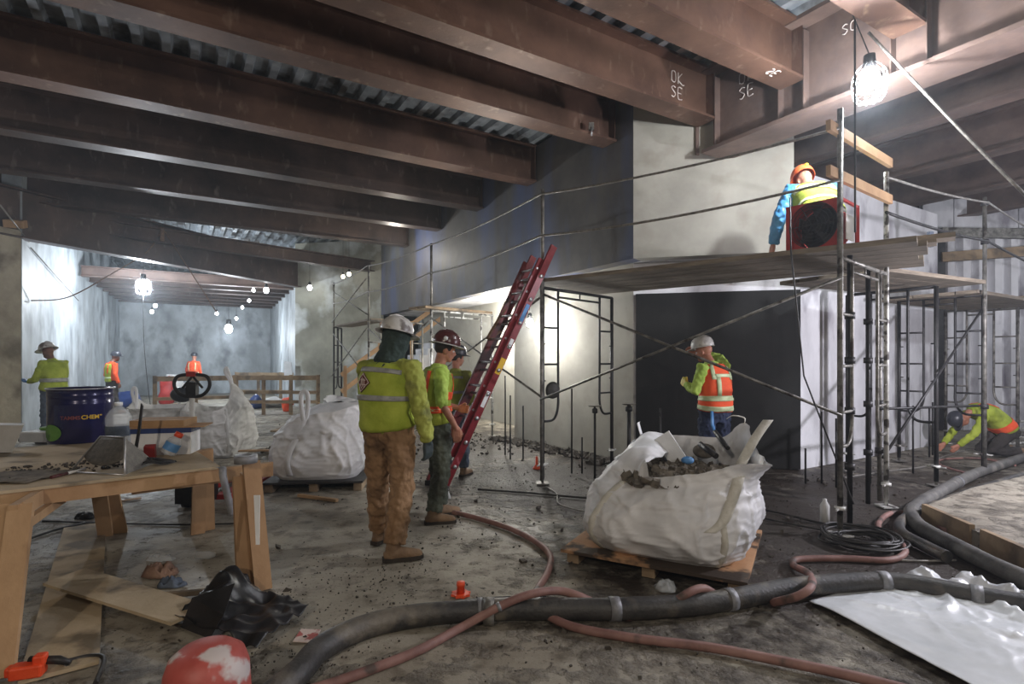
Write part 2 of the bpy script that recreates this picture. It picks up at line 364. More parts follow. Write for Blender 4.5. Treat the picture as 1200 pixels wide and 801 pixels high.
# overhanging fascia with its soffit, recessed wall below
def plan(name, pts, z0, z1, mat, label):
    MB().prism([Vector((p.x, p.y, z0)) for p in pts], (0, 0, z1-z0)).build(name, mat, kind='structure', label=label)
plan('wall_fascia', [W(5.375, 16.7), W(5.375, 5.56), W(5.62, 5.662), W(5.62, 16.7)], 2.92, 5.3, 'conc_dark', 'dark blue-black coated overhanging wall band')
plan('wall_fascia_corner', [W(5.375, 5.56), W(6.82, 4.115), W(6.92, 4.36), W(5.62, 5.662)], 2.92, 5.3, 'conc', 'beige chamfered upper concrete wall')
plan('ceiling_soffit', [W(5.622, 16.7), W(5.622, 5.68), W(6.93, 4.38), W(9.5, 5), W(9.5, 16.7)], 2.93, 3.2, 'conc_white', 'bright white underside above the recess')
plan('wall_recess', [W(5.675, 5.87), W(5.55, 9.0), W(6.5, 9.1), W(6.5, 8.0), W(7.0, 5.0)], 0, 2.93, 'conc', 'cream lower wall behind the scaffold')
slab('wall_recess_back', W(6.6, 9.0), W(6.6, 16.2), 0, 2.93, .3, 'conc', 1, 'cream wall deep in the recess')
slab('wall_recess_end', W(6.6, 16.4), W(10.5, 16.4), 0, 4, .3, 'conc_tun', -1, 'blue-grey wall beyond the stairs')
plan('wall_chamfer', [W(5.675, 5.87), W(7.26, 4.29), W(7.5, 4.6), W(6.0, 6.1)], 0, 2.93, 'conc_white', 'white concrete lower chamfer wall')
a_, b_ = W(5.69, 5.835), W(7.245, 4.285)
slab('trim_1', a_, b_, .01, 2.47, .025, 'membrane', 1, 'black waterproofing membrane sheet on the chamfer wall')
plan('wall_right', [W(7.27, 4.29), W(11.5, 4.29), W(11.5, 4.6), W(7.52, 4.6)], 0, 4.1, 'conc_white', 'white streaked concrete wall behind right scaffold')
plan('wall_right.001', [W(6.93, 4.12), W(7.26, 4.12), W(7.26, 4.32), W(6.93, 4.32)], 2.95, 4.05, 'conc', 'short return of the beige upper wall')
# sheet pile wall: each pile plank a part
spw = root('wall_sheet_pile', (9.3, 12, 0), 'pale corrugated sheet pile wall at far right', None); spw['kind'] = 'structure'
a_ = Vector((9.4, 11.9, 0)); b_ = Vector((14.5, 11.0, 0)); d_ = (b_-a_).normalized(); n_ = Vector((d_.y, -d_.x, 0))
for i in range(17):
    p = a_+d_*(i*.3); mb = MB()
    top = 4.25-.02*i+random.uniform(-.06, .06)
    prof = [(0, 0), (.02, .01), (.07, .15), (.20, .15), (.26, .01), (.3, 0)]
    for k in range(5):
        (x0, y0), (x1, y1) = prof[k], prof[k+1]
        q0 = p+d_*x0+n_*y0; q1 = p+d_*x1+n_*y1
        for j in range(6):
            z0 = top*j/6; z1 = top*(j+1)/6
            mb.add([q0+Vector((0, 0, z0)), q1+Vector((0, 0, z0)), q1+Vector((0, 0, z1)), q0+Vector((0, 0, z1))], [(0, 1, 2, 3)], False)
    mb.build('pile', 'conc_white', spw)
for i in range(8):
    p = a_+d_*(i*.62)+n_*-.15; top = 5.1-.05*i
    MB().box(p+Vector((0, 0, (4.35+top)/2)), (.6, .16, top-4.35-.02), RZ(math.atan2(d_.y, d_.x))).build('upper_pile', 'conc_white', spw)
MB().bar(a_+n_*.2+Vector((-.1, 0, 4.26)), b_+n_*.2+Vector((0, 0, 3.95)), .12, .2).build('ledge', 'steel', spw)
MB().bar(a_+n_*.2+Vector((-.1, 0, 3.72)), b_+n_*.75+Vector((0, 0, 3.9)), .14, .2).build('waler', 'wood_old', spw)
MB().bar(a_+n_*.2+d_*1.2+Vector((0, 0, 2.75)), b_+n_*.6+Vector((0, 0, 2.8)), .14, .2).build('waler', 'wood_old', spw)
MB().bar(a_+n_*.1+Vector((-.12, 0, 0)), a_+n_*.1+Vector((-.12, 0, 4.2)), .2, .2, (0, 1, 0)).build('dark_gap_bar', 'black', spw)  # black bar stands in for the shade in the gap beside the piles

# corrugated steel deck
mb = MB(); u = -14.0; per = .3
while u < 20:
    pr = [(0, 0), (.09, 0), (.12, .075), (.27, .075), (.30, 0)]
    for k in range(4):
        (x0, z0), (x1, z1) = pr[k], pr[k+1]
        mb.add([W(u+x0, -5, 5.30+z0), W(u+x1, -5, 5.30+z1), W(u+x1, 28.3, 5.30+z1), W(u+x0, 28.3, 5.30+z0)], [(0, 1, 2, 3)])
    u += per
mb.build('ceiling', 'deck', kind='structure', label='corrugated galvanized steel deck above the beams')
# outer walls beyond the view
slab('wall_outer_left', W(-13, -4), W(-5.7, 10.7), 0, 5.3, .3, 'conc_col', -1, 'grey concrete wall left of the frame')

def ibeam(a, b, zb, depth, fw, tf, tw, mat, label, group, n_st=0, nobj=None, yaw_over=None):
    r = root('steel_beam', (a+b)/2+Vector((0, 0, zb)), label, 'beam', group)
    d = (b-a).normalized(); Z = Vector((0, 0, 1))
    MB().bar(a+Z*(zb+tf/2), b+Z*(zb+tf/2), fw, tf).build('bottom_flange', mat, r)
    MB().bar(a+Z*(zb+depth/2), b+Z*(zb+depth/2), tw, depth-2*tf).build('web', mat, r)
    MB().bar(a+Z*(zb+depth-tf/2), b+Z*(zb+depth-tf/2), fw, tf).build('top_flange', mat, r)
    for k in range(n_st):
        p = b-d*(.02+.0*k)
        MB().bar(p+Z*(zb+tf), p+Z*(zb+depth-tf), fw*.9, .014, d).build('end_plate', mat, r)
    return r
names = [
 (2.45, 6.0, 'rusty steel beam cutting the top right corner above the lamp'),
 (3.62, 6.0, 'orange-brown steel beam meeting the girder left of the lamp'),
 (4.80, 6.0, 'brown steel beam chalked OK SE where it meets the girder'),
 (6.02, 5.35, 'brown steel beam with a small clamp clipped on its bottom flange'),
 (8.08, 5.35, 'brown steel beam below the clamped one, ending on the dark wall'),
 (10.05, 5.35, 'third beam back along the dark wall, thin lit edge'),
 (12.15, 5.35, 'fourth beam back along the dark wall, in deep shadow'),
 (14.35, 5.35, 'farthest dark beam along the wall, the rope tied on its flange')]
beams = []
for i, (v, u1, lb) in enumerate(names):
    m = 'rust' if i < 5 else 'rust_shaded'
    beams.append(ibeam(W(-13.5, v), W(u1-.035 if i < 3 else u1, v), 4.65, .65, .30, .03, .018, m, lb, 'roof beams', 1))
# girder and the girders behind it
g = ibeam(W(6.05, 4.75), W(6.05, -6), 4.2, 1.1, .5, .045, .03, 'girder', 'deep chalk-marked steel girder along the upper right', 'girders')
for v in (2.45, 3.62, 4.80):
    for s in (-.15, .15):
        MB().bar(W(6.0, v+s, 4.27), W(6.0, v+s, 5.2), .012, .14, W(1, 0)).build('stiffener', 'girder', g)
lbs = ['steel girder just behind the lamp-lit deep girder', 'second girder beyond the lamp, lit lower web', 'third girder beyond the lamp, half in shadow',
       'fourth girder beyond the lamp at the right edge', 'farthest girder visible over the sheet piles']
for i, uu in enumerate((8.5, 10.6, 12.7, 14.7, 16.7)):
    ibeam(W(uu, 9), W(uu, -6), 4.65, .65, .3, .03, .018, 'girder', lbs[i], 'girders')
# header over the tunnel and the tunnel beams
hd = ibeam(W(-3.2, 13.6), W(3.3, 18.75), 3.87, .95, .3, .03, .02, 'rust_shaded', 'dark skewed header beam over the tunnel mouth', 'tunnel beams')
ibeam(W(-6, 13.9), W(5.3, 17.0), 4.3, .34, .26, .03, .02, 'rust_shaded', 'dark diagonal brace beam behind the roped beam', 'tunnel beams')
tl = ['frontmost', 'second', 'third', 'fourth', 'fifth', 'sixth', 'seventh']
for i in range(7):
    v = 19.4+i*1.25
    ibeam(W(-2.42+.033*(v-19), v), W(3.22+.046*(v-19), v), 3.87, .30, .26, .03, .02, 'girder' if i == 0 else 'rust_shaded', tl[i]+' purple-grey beam across the tunnel roof', 'tunnel beams')
# chalk writing
GL = {'O': [[(0, .1), (0, .85), (.25, 1), (.5, .85), (.5, .15), (.25, 0), (0, .15)]],
      'K': [[(0, 0), (0, 1)], [(.5, 1), (0, .4), (.55, 0), (.8, .05)]],
      'S': [[(.5, .9), (.25, 1), (0, .8), (.25, .55), (.5, .3), (.25, 0), (0, .1)]],
      'E': [[(.5, 1), (0, 1), (0, 0), (.5, 0)], [(0, .5), (.4, .5)]], 'C': [[(.5, .85), (.25, 1), (0, .8), (0, .2), (.25, 0), (.5, .15)]]}
def chalk(txt, org, right, up, h, parent):
    mb = MB(); x = 0
    for line, row in zip(txt, range(9)):
        x = 0
        for ch in line:
            for st in GL[ch]:
                mb.tube(sm_path([org+right*((x+p[0])*h)+up*((p[1]-row*1.35)*h) for p in st], 3), .006, 5)
            x += .85
    mb.build('chalk_mark', 'chalk', parent)
Zu = Vector((0, 0, 1))
chalk(['OK', 'SE'], W(5.28, 4.80-.016, 5.02), W(1, 0), Zu, .14, beams[2])
chalk(['OK', 'SE'], W(6.05-.022, 4.35, 4.98), W(0, -1), Zu, .14, g)
chalk(['SC'], W(6.05-.022, 3.1, 4.97), W(0, -1), Zu, .10, g)
chalk(['SO', 'EE'], W(6.05-.022, 2.1, 4.95), W(0, -1), Zu, .11, g)
chalk(['SE'], W(5.45, 3.62-.10, 4.645), W(1, 0), W(0, 1), .1, beams[1])
# clamp on beam
p = W(4.87, 5.86, 4.70)
r = root('beam_clamp', p, 'small grey flange clamp clipped on a brown beam', 'clamp')
MB().box(p+Zu*.05, (.07, .05, .1)).build('clamp_body', 'steel', r)
MB().tube([p+Vector((0, -.03, .03)), p+Vector((0, -.03, -.09))], .012, 8).build('clamp_screw', 'alu', r)

# ---------------------------------------------------------------- lamps
def bulb_lamp(loc, sc, label, mat='bulb', cage=True, group=None, cord_top=None):
    loc = Vector(loc); r = root('work_lamp', loc, label, 'lamp', group)
    MB().ell(loc, .062*sc, .062*sc, .075*sc).build('bulb', mat, r)
    MB().lathe([(.001, .17*sc), (.035*sc, .16*sc), (.04*sc, .085*sc), (.03*sc, .07*sc)], loc, 14).build('socket', 'black', r)
    if cage:
        mb = MB()
        for k in range(10):
            a = 2*PI*k/10
            mb.tube(sm_path([loc+Vector((math.cos(a)*q*sc, math.sin(a)*q*sc, z*sc)) for q, z in ((.04, .1), (.095, .04), (.105, -.06), (.08, -.15), (.02, -.155))], 4), .0028*sc, 5)
        for q, z in ((.1, .02), (.105, -.06), (.085, -.14)):
            mb.tube([loc+Vector((math.cos(2*PI*k/20)*q*sc, math.sin(2*PI*k/20)*q*sc, z*sc)) for k in range(20)], .0028*sc, 5, closed=True)
        mb.build('wire_cage', 'alu', r)
    if cord_top is not None:
        MB().tube([loc+Vector((0, 0, .16*sc)), Vector(cord_top)], .006, 6).build('cord', 'cable', r)
    return r
bulb_lamp(L_MAIN+Vector((0, 0, .0)), 1.35, 'large glaring caged work lamp hanging under the deep girder', cord_top=L_MAIN+Vector((.0, .25, .75)))
bulb_lamp(L_TUN, 1.7, 'brightest bare lamp in the tunnel mouth, near the left wall', cord_top=(L_TUN.x, L_TUN.y, 5.3))
far = [(182, 358, 17, .9, 'small tunnel lamp just right of the brightest one'), (178, 365, 19.5, .9, 'small tunnel lamp lowest left in the tunnel'),
       (254, 367, 19, .8, 'small tunnel lamp at the end of the hanging rope'), (277, 373, 22, .9, 'small tunnel lamp above the largest far lamp'),
       (284, 360, 20.5, .8, 'lamp second from the low end of the slanting lamp string'), (292, 352, 19, .8, 'lamp in the middle of the slanting lamp string'),
       (297, 340, 18, .8, 'lamp near the top of the slanting lamp string'), (312, 340, 17.5, 1.3, 'brighter lamp at the top right of the slanting string'),
       (268, 385, 20.5, 2.2, 'large glaring far lamp in front of the far tunnel wall')]
for px, py, Y, s, lb in far:
    q = at(px, py, Y); bulb_lamp(q, s, lb, 'bulb_far', False, 'tunnel lamps', (q.x, q.y, 5.3))
q = at(363, 337, 17.0); bulb_lamp(q, 1.1, 'lamp in front of the pale strip of the pier', 'bulb_far', False, None, (q.x, q.y, 5.3))
q = at(402, 324, 16.3); bulb_lamp(q, .8, 'left of two small warm lamps on the pier', 'bulb_warm', False, None, (q.x, q.y, 5.3))
q = at(409, 321, 16.3); bulb_lamp(q, .9, 'right of two small warm lamps on the pier', 'bulb_warm', False, None, (q.x, q.y, 5.3))

bulb_lamp(L_LAD, 1.0, 'lamp glaring behind the ladder against the cream wall', cage=False, cord_top=L_LAD+Vector((0, 0, .7)))
# ---------------------------------------------------------------- scaffold
P2 = lambda x, y, z=0: Vector((x, y, z))
N0, N0f = P2(2.81, 4.64), P2(3.82, 5.53)
N1, N1f = P2(.37, 6.57), P2(1.41, 7.66)
N2, N2f = P2(-1.43, 9.6), P2(-.39, 10.7)
N3, N3f = P2(-3.16, 11.95), P2(-2.15, 13.0)
N4, N4f = P2(-4.7, 14.3), P2(-4.72, 15.0)
DZ = 2.45
def frame(a, b, label, mat, ztop=DZ-.07, mat2=None, zpost_a=None, zpost_b=None, rungs=True):
    r = root('scaffold_frame', a, label, 'scaffold', 'scaffold frames')  # one end frame of the scaffold
    d = (b-a); w = d.length; d = d.normalized(); Z = Zu
    MB().tube([a+Z*.06, a+Z*(zpost_a or ztop)], .024, 12).build('leg', mat, r)
    MB().tube([b+Z*.06, b+Z*(zpost_b or ztop)], .024, 12).build('leg', mat2 or mat, r)
    mb = MB()
    mb.tube([a+Z*ztop, b+Z*ztop], .02, 10); mb.tube([a+d*.3+Z*(ztop-.09), b-d*.3+Z*(ztop-.09)], .014, 8); mb.tube([(a+b)/2+Z*ztop, (a+b)/2+Z*(ztop-.09)], .01, 6)
    mb.build('top_bar', mat, r)
    for p, s in ((a, 1), (b, -1)):
        q = p+d*s*.3
        MB().tube(sm_path([q+Z*ztop, q+Z*1.2, q+Z*.95, q+Z*.82-d*s*.04, q+Z*.76-d*s*.12, p+Z*.76+d*s*.02], 5), .016, 8).build('inner_leg', mat, r)
        if rungs:
            for zz in (1.05, 1.45, 1.9): MB().tube([p+Z*zz, q+Z*zz], .013, 8).build('rung', mat, r)
        for zz in (1.25, 1.7):
            MB().tube([p+Z*zz, p+Z*zz+d*s*.055], .008, 6).build('lock_pin', mat, r)
        mb = MB(); mb.box(p+Z*.006+Z*.008, (.15, .15, .012)); mb.tube([p+Z*.015, p+Z*.35], .016, 8)
        mb.build('base_plate', 'steel_white' if mat == 'steel' else 'steel', r)
        mb = MB(); mb.lathe([(.016, .22), (.045, .225), (.045, .25), (.016, .255)], p, 12); mb.bar(p+Z*.235-d*.1, p+Z*.235+d*.1, .015, .015); mb.build('jack_nut', 'steel_white', r)
    return r
frame(N0, N0f, 'nearest tall scaffold frame right of the white debris bag', 'steel', mat2='steel_white', zpost_a=3.65, zpost_b=3.42)
frame(N1, N1f, 'scaffold frame at the ladder in front of the cream wall', 'black', mat2='black')
frame(N2, N2f, 'pale lit scaffold frame in the bright recess', 'steel_white', zpost_b=2.4)
frame(N3, N3f, 'scaffold frame behind the grey-hatted worker', 'steel')
frame(N4, N4f, 'farthest scaffold frame by the stair foot', 'black')
nb = [('tall grey guard post beside the ladder top', N1, 2.38, 3.57), ('grey guard post over the recess frame', N2, 2.38, 3.57),
      ('grey guard post left of the recess', N3, 2.38, 3.6), ('farthest guard post by the pier', N4, 2.38, 3.55)]
for lb, p, z0, z1 in nb:
    MB().tube([p+Zu*z0, p+Zu*z1], .022, 12).build('guard_post', 'steel', label=lb, cat='post', group='guard posts')
MB().tube([N1+Vector((-.012, -.045, .05)), N1+Vector((-.012, -.045, 2.45))], .022, 12).build('scaffold_tube', 'steel', label='grey upright tube lashed to the ladder-side frame leg', cat='post')
def brace(a0, a1, b0, b1, label, mat='steel'):
    r = root('cross_brace', (a0+b1)/2, label, 'brace', 'cross braces')
    n = (b1-a0).normalized().cross(Zu)*.02
    MB().tube([a0+n, b1+n], .014, 8).build('brace_tube', mat, r)
    MB().tube([a1-n, b0-n], .014, 8).build('brace_tube', mat, r)
Z = Zu
o_ = Vector((-.02, -.05, 0))
brace(N1+Z*1.03+o_, N1+Z*2.3+o_, N0+Z*1.03+o_, N0+Z*2.2+o_, 'long crossed braces in front of the black membrane')
brace(N2+Z*1.15+o_, N2+Z*2.25+o_, N1+Z*1.05+o_, N1+Z*2.25+o_, 'crossed braces behind the leaning ladder')
brace(N3+Z*1.0+o_, N3+Z*2.2+o_, N2+Z*1.1+o_, N2+Z*2.2+o_, 'crossed braces behind the three workers')
brace(N4+Z*1.1+o_, N4+Z*2.2+o_, N3+Z*1.1+o_, N3+Z*2.2+o_, 'crossed braces in front of the stairs')
brace(N4+Z*2.5+o_, N4+Z*3.3+o_, N3+Z*2.5+o_, N3+Z*3.3+o_, 'thin upper crossed braces beside the pier')
brace(N0f+Z*.5+o_+Vector((0,.1,0)), N0f+Z*1.0+o_+Vector((0,.1,0)), P2(6.2,7.15,.9), P2(6.2,7.15,2.2), 'thin crossed braces of the right scaffold bay', 'black')
def planks(start, d, w, n, L, label, z=DZ, wid=.235, mat='plank', jit=.12, gap=.012):
    d = d.normalized(); w = Vector(w).normalized()
    for i in range(n):
        s = start+w*((wid+gap)*(i+.5)); e = random.uniform(-jit, jit)*.5
        a = s-d*(.25+e); b = s+d*(L+random.uniform(0, jit))
        MB().bar(a+Z*(z+.022), b+Z*(z+.022), wid, .045).build('scaffold_plank', mat, label=label(i, n), cat='plank', group='scaffold planks')
OR = ['front', 'second', 'third', 'fourth', 'fifth', 'sixth']
dm = (N0-N1); wm = P2(.66, .75)
planks(N1-Vector((0, 0, 0)), dm, wm, 6, dm.length+.45, lambda i, n: OR[i]+' plank of the long scaffold deck carrying the red fan', wid=.24)
planks(P2(4.15, 5.85), P2(.895, .447), P2(-.447, .895), 5, 1.9, lambda i, n: OR[i]+' plank of the short deck right of the red fan', jit=.05)
planks(P2(6.3, 7.2), P2(.8535, .5211), P2(-.5211, .8535), 5, 3.2, lambda i, n: OR[i]+' plank of the lowest deck at the right edge', z=2.38, jit=.05)
planks(N2+P2(.1, .0), (N2f-N2), P2(-.75, .66), 2, 1.35, lambda i, n: OR[i]+' short plank on the pale recess frame', z=2.41, mat='wood_old', jit=.04)
planks(N4+P2(.1, .1), (N3-N4), P2(.6, .75), 2, 2.6, lambda i, n: OR[i]+' plank of the deck beside the pier', z=2.41, jit=.04)
# extra short planks stacked by the fan
for i, (e, zz, lb) in enumerate(((.62, 2.50, 'short plank end stacked on the deck right of the fan'), (.74, 2.545, 'topmost short plank end by the fan'))):
    s = N0+wm.normalized()*(.55+.1*i); d = dm.normalized()
    MB().bar(s-d*.5+Z*(zz+.023), s+d*e+Z*(zz+.023), .22, .042).build('scaffold_plank', 'plank', label=lb, cat='plank', group='scaffold planks')
# right-hand bays
frame(P2(5.05, 6.45), P2(4.55, 7.35), 'dark frame under the deck right of the tall posts', 'black', rungs=False)
frame(P2(6.35, 7.3), P2(5.75, 8.05), 'dark frame beside the kneeling worker', 'black')
frame(P2(8.4, 9.0), P2(7.8, 9.75), 'green-grey frame at the right edge', 'steel')
for lb, p, z0, z1, m in (('black clamped post behind the tall scaffold leg', P2(3.68, 5.6), .02, 2.44, 'black'),
                         ('grey upright beside the paint-splashed scaffold leg', P2(3.88, 5.72), .02, 2.44, 'steel'),
                         ('tall grey post left of the kneeling worker', P2(6.15, 7.05), .02, 3.62, 'steel'),
                         ('dark post just right of the nearest scaffold leg', P2(3.03, 4.86), .02, 2.44, 'black')):
    r = root('scaffold_post', p, lb, 'post', 'scaffold posts')
    MB().tube([p+Z*z0, p+Z*z1], .023, 12).build('tube', m, r)
    for zz in ((.55, 1.05, 1.5, 1.9) if z1 < 3 else (.9, 3.04, 3.54)):
        MB().lathe([(.024, -.03), (.042, -.03), (.042, .03), (.024, .03)], p+Z*zz, 10).build('coupler', 'black', r)
# guard rails and cables
for z0, z1, lb in ((3.47, 3.5, 'upper pale two-by-four rail under the lamp'), (3.09, 3.13, 'lower pale two-by-four rail behind the crouching worker')):
    a = N0+Vector((-.16, -.10, z0)); b = N0f+Vector((.03, -.02, z1))
    MB().bar(a, b, .038, .088).build('timber_rail', 'wood', label=lb, cat='rail')
def cable(pts, sag, r, mat, label, name='guard_cable', cat='cable', group=None):
    out = []
    for i in range(len(pts)-1):
        a, b = Vector(pts[i]), Vector(pts[i+1]); n = 10
        for k in range(n): t = k/n; out.append(a.lerp(b, t)-Zu*(sag*4*t*(1-t)))
    out.append(Vector(pts[-1]))
    return MB().tube(out, r, 7).build(name, mat, label=label, cat=cat, group=group)
e = Vector((-.03, -.04, 0))
cable([N4+Z*3.5+e, N3+Z*3.57+e, N2+Z*3.53+e, N1+Z*3.5+e, N0+Z*3.47+e], .05, .012, 'wire', 'upper grey guard cable running along the scaffold')
cable([N4+Z*3.0+e, N3+Z*3.0+e, N2+Z*3.04+e, N1+Z*3.0+e, N0+Z*3.03+e], .06, .013, 'wire', 'middle grey guard cable running along the scaffold')
cable([N0f+Z*3.36+e, P2(6.15, 7.0, 3.54), P2(9.6, 9.6, 3.6)], .03, .013, 'wire', 'upper guard cable right of the pale rails')
cable([N0f+Z*3.0+e, P2(6.15, 7.0, 3.04), P2(9.6, 9.6, 3.05)], .03, .016, 'black', 'dark middle guard cable of the right bay')
cable([at(1018, 38, 5.12), at(1205, 232, 4.5)], .02, .013, 'wire', 'taut grey guy wire slanting down from the girder')
cable([P2(2.72, 4.3, 4.2), P2(2.735, 4.32, 2.52)], 0, .008, 'cable', 'black cord hanging straight down past the fan')
cable([at(926, 232, 4.85), at(927, 296, 4.5), at(942, 440, 4.6), at(1000, 590, 4.75)], .0, .007, 'cable', 'thin cord dropping from the deck to the floor')
c0, c1, c2 = P2(*W(4.9, 4.3)[:2]), 0, 0
# plaster hoist: ladder
b0 = Vector((-.77, 6.22, .05)); b1 = Vector((-1.0, 6.55, .05)); t0 = Vector((.50, 6.46, 2.86)); t1 = Vector((.27, 6.80, 2.80))
r = root('extension_ladder', (b0+b1)/2-Z*.05, 'red fiberglass extension ladder leaning on the scaffold', 'ladder')
acr = (b1-b0).normalized(); ax = (t0-b0).normalized(); nrm = ax.cross(acr).normalized()
if nrm.y > 0: nrm = -nrm
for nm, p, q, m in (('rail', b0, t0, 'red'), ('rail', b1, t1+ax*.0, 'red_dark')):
    MB().bar(p, q, .085, .03, acr).build(nm, m, r)
fo = nrm*.06; i0, i1 = b0+acr*.05+fo+ax*.35, b1-acr*.05+fo+ax*.35; ex = ax*2.55
MB().bar(i0, i0+ex, .07, .028, acr).build('fly_rail', 'red', r)
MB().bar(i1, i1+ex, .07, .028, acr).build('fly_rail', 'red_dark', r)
for k in range(9):
    s = .25+k*.305
    a, b = b0+ax*s, b1+ax*s
    MB().tube([a, b], .016, 8).build('rung', 'alu', r)
    MB().lathe([(.001, -.03), (.024, -.03), (.024, .03), (.001, .03)], a, 10, R=acr.to_track_quat('Z', 'Y').to_matrix()).build('rung_cap', 'alu', r)
    if 1 <= k:
        MB().tube([a+fo+ax*.08+acr*.03, b+fo+ax*.08-acr*.03], .015, 8).build('rung', 'alu', r)
lab = lambda s, L, w, m, nm: MB().bar(b0+ax*s-acr*.018+nrm*.0, b0+ax*(s+L)-acr*.018, w, .004, acr).build(nm, m, r)
lab(1.42, .2, .07, 'yellow', 'yellow_label'); lab(1.75, .12, .05, 'white', 'white_label'); lab(2.1, .22, .05, 'lblue', 'brand_label'); lab(1.0, .2, .05, 'white', 'white_label')
MB().tube(sm_path([i1+ex*.75, i1+ex*.6+fo*1.2-Z*.05, i1+ex*.72+acr*.05-Z*.2], 5), .02, 6).build('pulley_rope', 'rope', r)
for p in (b0, b1): MB().box(p-Z*.02, (.09, .11, .06)).build('foot', 'black', r)
# props and reinforcing rods standing in the mud
def rod(px, py0, Y, py1, mat, label, rr=.011, head=False):
    b = at(px, py1, Y); b.z = 0; t = at(px, py0, Y)
    r = root('reinforcing_rod' if not head else 'screw_prop', b, label, 'rod' if not head else 'prop', 'rods in the mud')
    MB().tube([b, t], rr, 7).build('shaft', mat, r)
    if head:
        MB().box(t+Z*.006, (.16, .1, .012)).build('head_plate', 'steel', r)
        MB().lathe([(rr, -.09), (rr+.02, -.08), (rr+.02, -.03), (rr, -.02)], t, 10).build('collar', mat, r)
rod(697, 476, 6.9, 545, 'black', 'thin T-headed screw prop before the cream wall', .016, True)
rod(737, 474, 7.0, 545, 'black', 'thick dark screw prop at the membrane corner', .026, True)
for px, t, Y, lb in ((670, 455, 7.2, 'tall thin rod left of the T-headed prop'), (682, 512, 7.2, 'short thin rod between tall rod and prop'), (598, 463, 8.2, 'thin rod right of the ladder'),
                     (613, 475, 8.2, 'thin rod halfway between ladder and scaffold leg'), (592, 440, 8.6, 'leaning tall rod just right of the ladder'),
                     (774, 478, 6.9, 'rod in front of the membrane above the bag'), (963, 482, 6.6, 'dark rod left of the nearest scaffold leg'),
                     (1020, 475, 6.6, 'rod between the two tall scaffold legs'), (1070, 475, 7.2, 'lone tall rod in front of the white wall'),
                     (1089, 476, 8.4, 'leftmost of the rod cluster at the white wall corner'), (1093, 471, 8.6, 'second of the rod cluster at the wall corner'),
                     (1098, 470, 8.8, 'third of the rod cluster at the wall corner'), (944, 525, 6.6, 'short stub rod below the white wall edge'), (980, 490, 6.4, 'thin rod hugging the nearest scaffold leg')):
    rod(px, t, Y, 600, 'black', lb, .012)
# round dish hanging on the frame
p = at(648, 457, 6.6)
MB().lathe([(.001, .03), (.08, .02), (.105, -.005), (.1, -.01), (.001, .02)], p, 20, R=RX(PI/2)@RY(.5)).build('hanging_dish', 'plate', label='dark round dish hung on the scaffold by the ladder', cat='dish')
# ---------------------------------------------------------------- people
V = Vector
def lerp(a, b, t): return a+(b-a)*t
class Torso:
    # rings: t, rx, ry (half width, half depth)
    R = [(-.22, .12, .10), (-.08, .163, .118), (.08, .172, .125), (.28, .158, .122), (.5, .165, .128), (.72, .182, .125), (.86, .168, .11), (.95, .115, .09), (1.0, .068, .066), (1.06, .06, .062)]
    def __init__(s, pel, mid, neck, rh, rs, sc=1.0, wid=1.0):
        s.p = [pel, mid, neck]; s.rh = rh; s.rs = rs; s.sc = sc; s.w = wid
    def c(s, t):
        a, b, c = s.p  # quadratic through three points
        return a*((1-t)*(1-2*t))+b*(4*t*(1-t))+c*(t*(2*t-1))
    def fr(s, t):
        tt = min(max(t, 0), 1)
        T = (s.c(tt+.03)-s.c(tt-.03)).normalized()
        x = lerp(s.rh, s.rs, tt); x = (x-T*x.dot(T)).normalized(); return x, T.cross(x), T
    def rad(s, t):
        R = s.R
        if t <= R[0][0]: return R[0][1], R[0][2]
        for (a, x0, y0), (b, x1, y1) in zip(R, R[1:]):
            if t <= b:
                k = (t-a)/(b-a); k = k*k*(3-2*k)*.5+k*.5
                return lerp(x0, x1, k), lerp(y0, y1, k)
        return R[-1][1], R[-1][2]
    def pt(s, t, th, off=0.0, wr=.006):
        x, y, T = s.fr(t); rx, ry = s.rad(t)
        c, sn = math.cos(th), math.sin(th); e = .85
        cc = math.copysign(abs(c)**e, c); ss = math.copysign(abs(sn)**e, sn)
        p = s.c(min(max(t, 0), 1)) + (T*(t-min(max(t, 0), 1))*(s.p[2]-s.p[0]).length)
        q = p+x*((rx*s.sc*s.w+off)*cc)+y*((ry*s.sc+off)*ss)
        d = (x*cc+y*ss).normalized()
        return q+d*(wr*nz((q.x*9, q.y*9, q.z*16)) + wr*.6*nz((q.x*25, q.y*25, q.z*30)))
    def loft(s, mb, t0, t1, off, nt=14, n=26):
        vs = []; fs = []
        for j in range(nt+1):
            for k in range(n): vs.append(s.pt(lerp(t0, t1, j/nt), 2*PI*k/n, off, .003))
        for j in range(nt):
            for k in range(n): fs.append((j*n+k, j*n+(k+1) % n, (j+1)*n+(k+1) % n, (j+1)*n+k))
        fs.append(tuple(reversed(range(n)))); fs.append(tuple(nt*n+k for k in range(n)))
        mb.add(vs, fs, True)
    def patch(s, t0, t1, a0, a1, off, nu=10, nv=6, mb=None, wr=.006):
        mb = mb or MB()
        def f(u, v): return s.pt(lerp(t0, t1, v), lerp(a0, a1, u), off, wr)
        return mb.grid(f, nu, nv)
def wrinkle(strength, size):
    key = 'folds_%d' % int(size*1000)
    t = bpy.data.textures.get(key) or bpy.data.textures.new(key, 'CLOUDS')
    t.noise_scale = size; t.noise_depth = 2
    return ('DISPLACE', dict(texture=t, strength=strength, mid_level=.5, texture_coords='GLOBAL'))
def remesh(v): return ('REMESH', dict(mode='VOXEL', voxel_size=v, use_smooth_shade=True))
def smooth(n, f=.5): return ('SMOOTH', dict(iterations=n, factor=f))

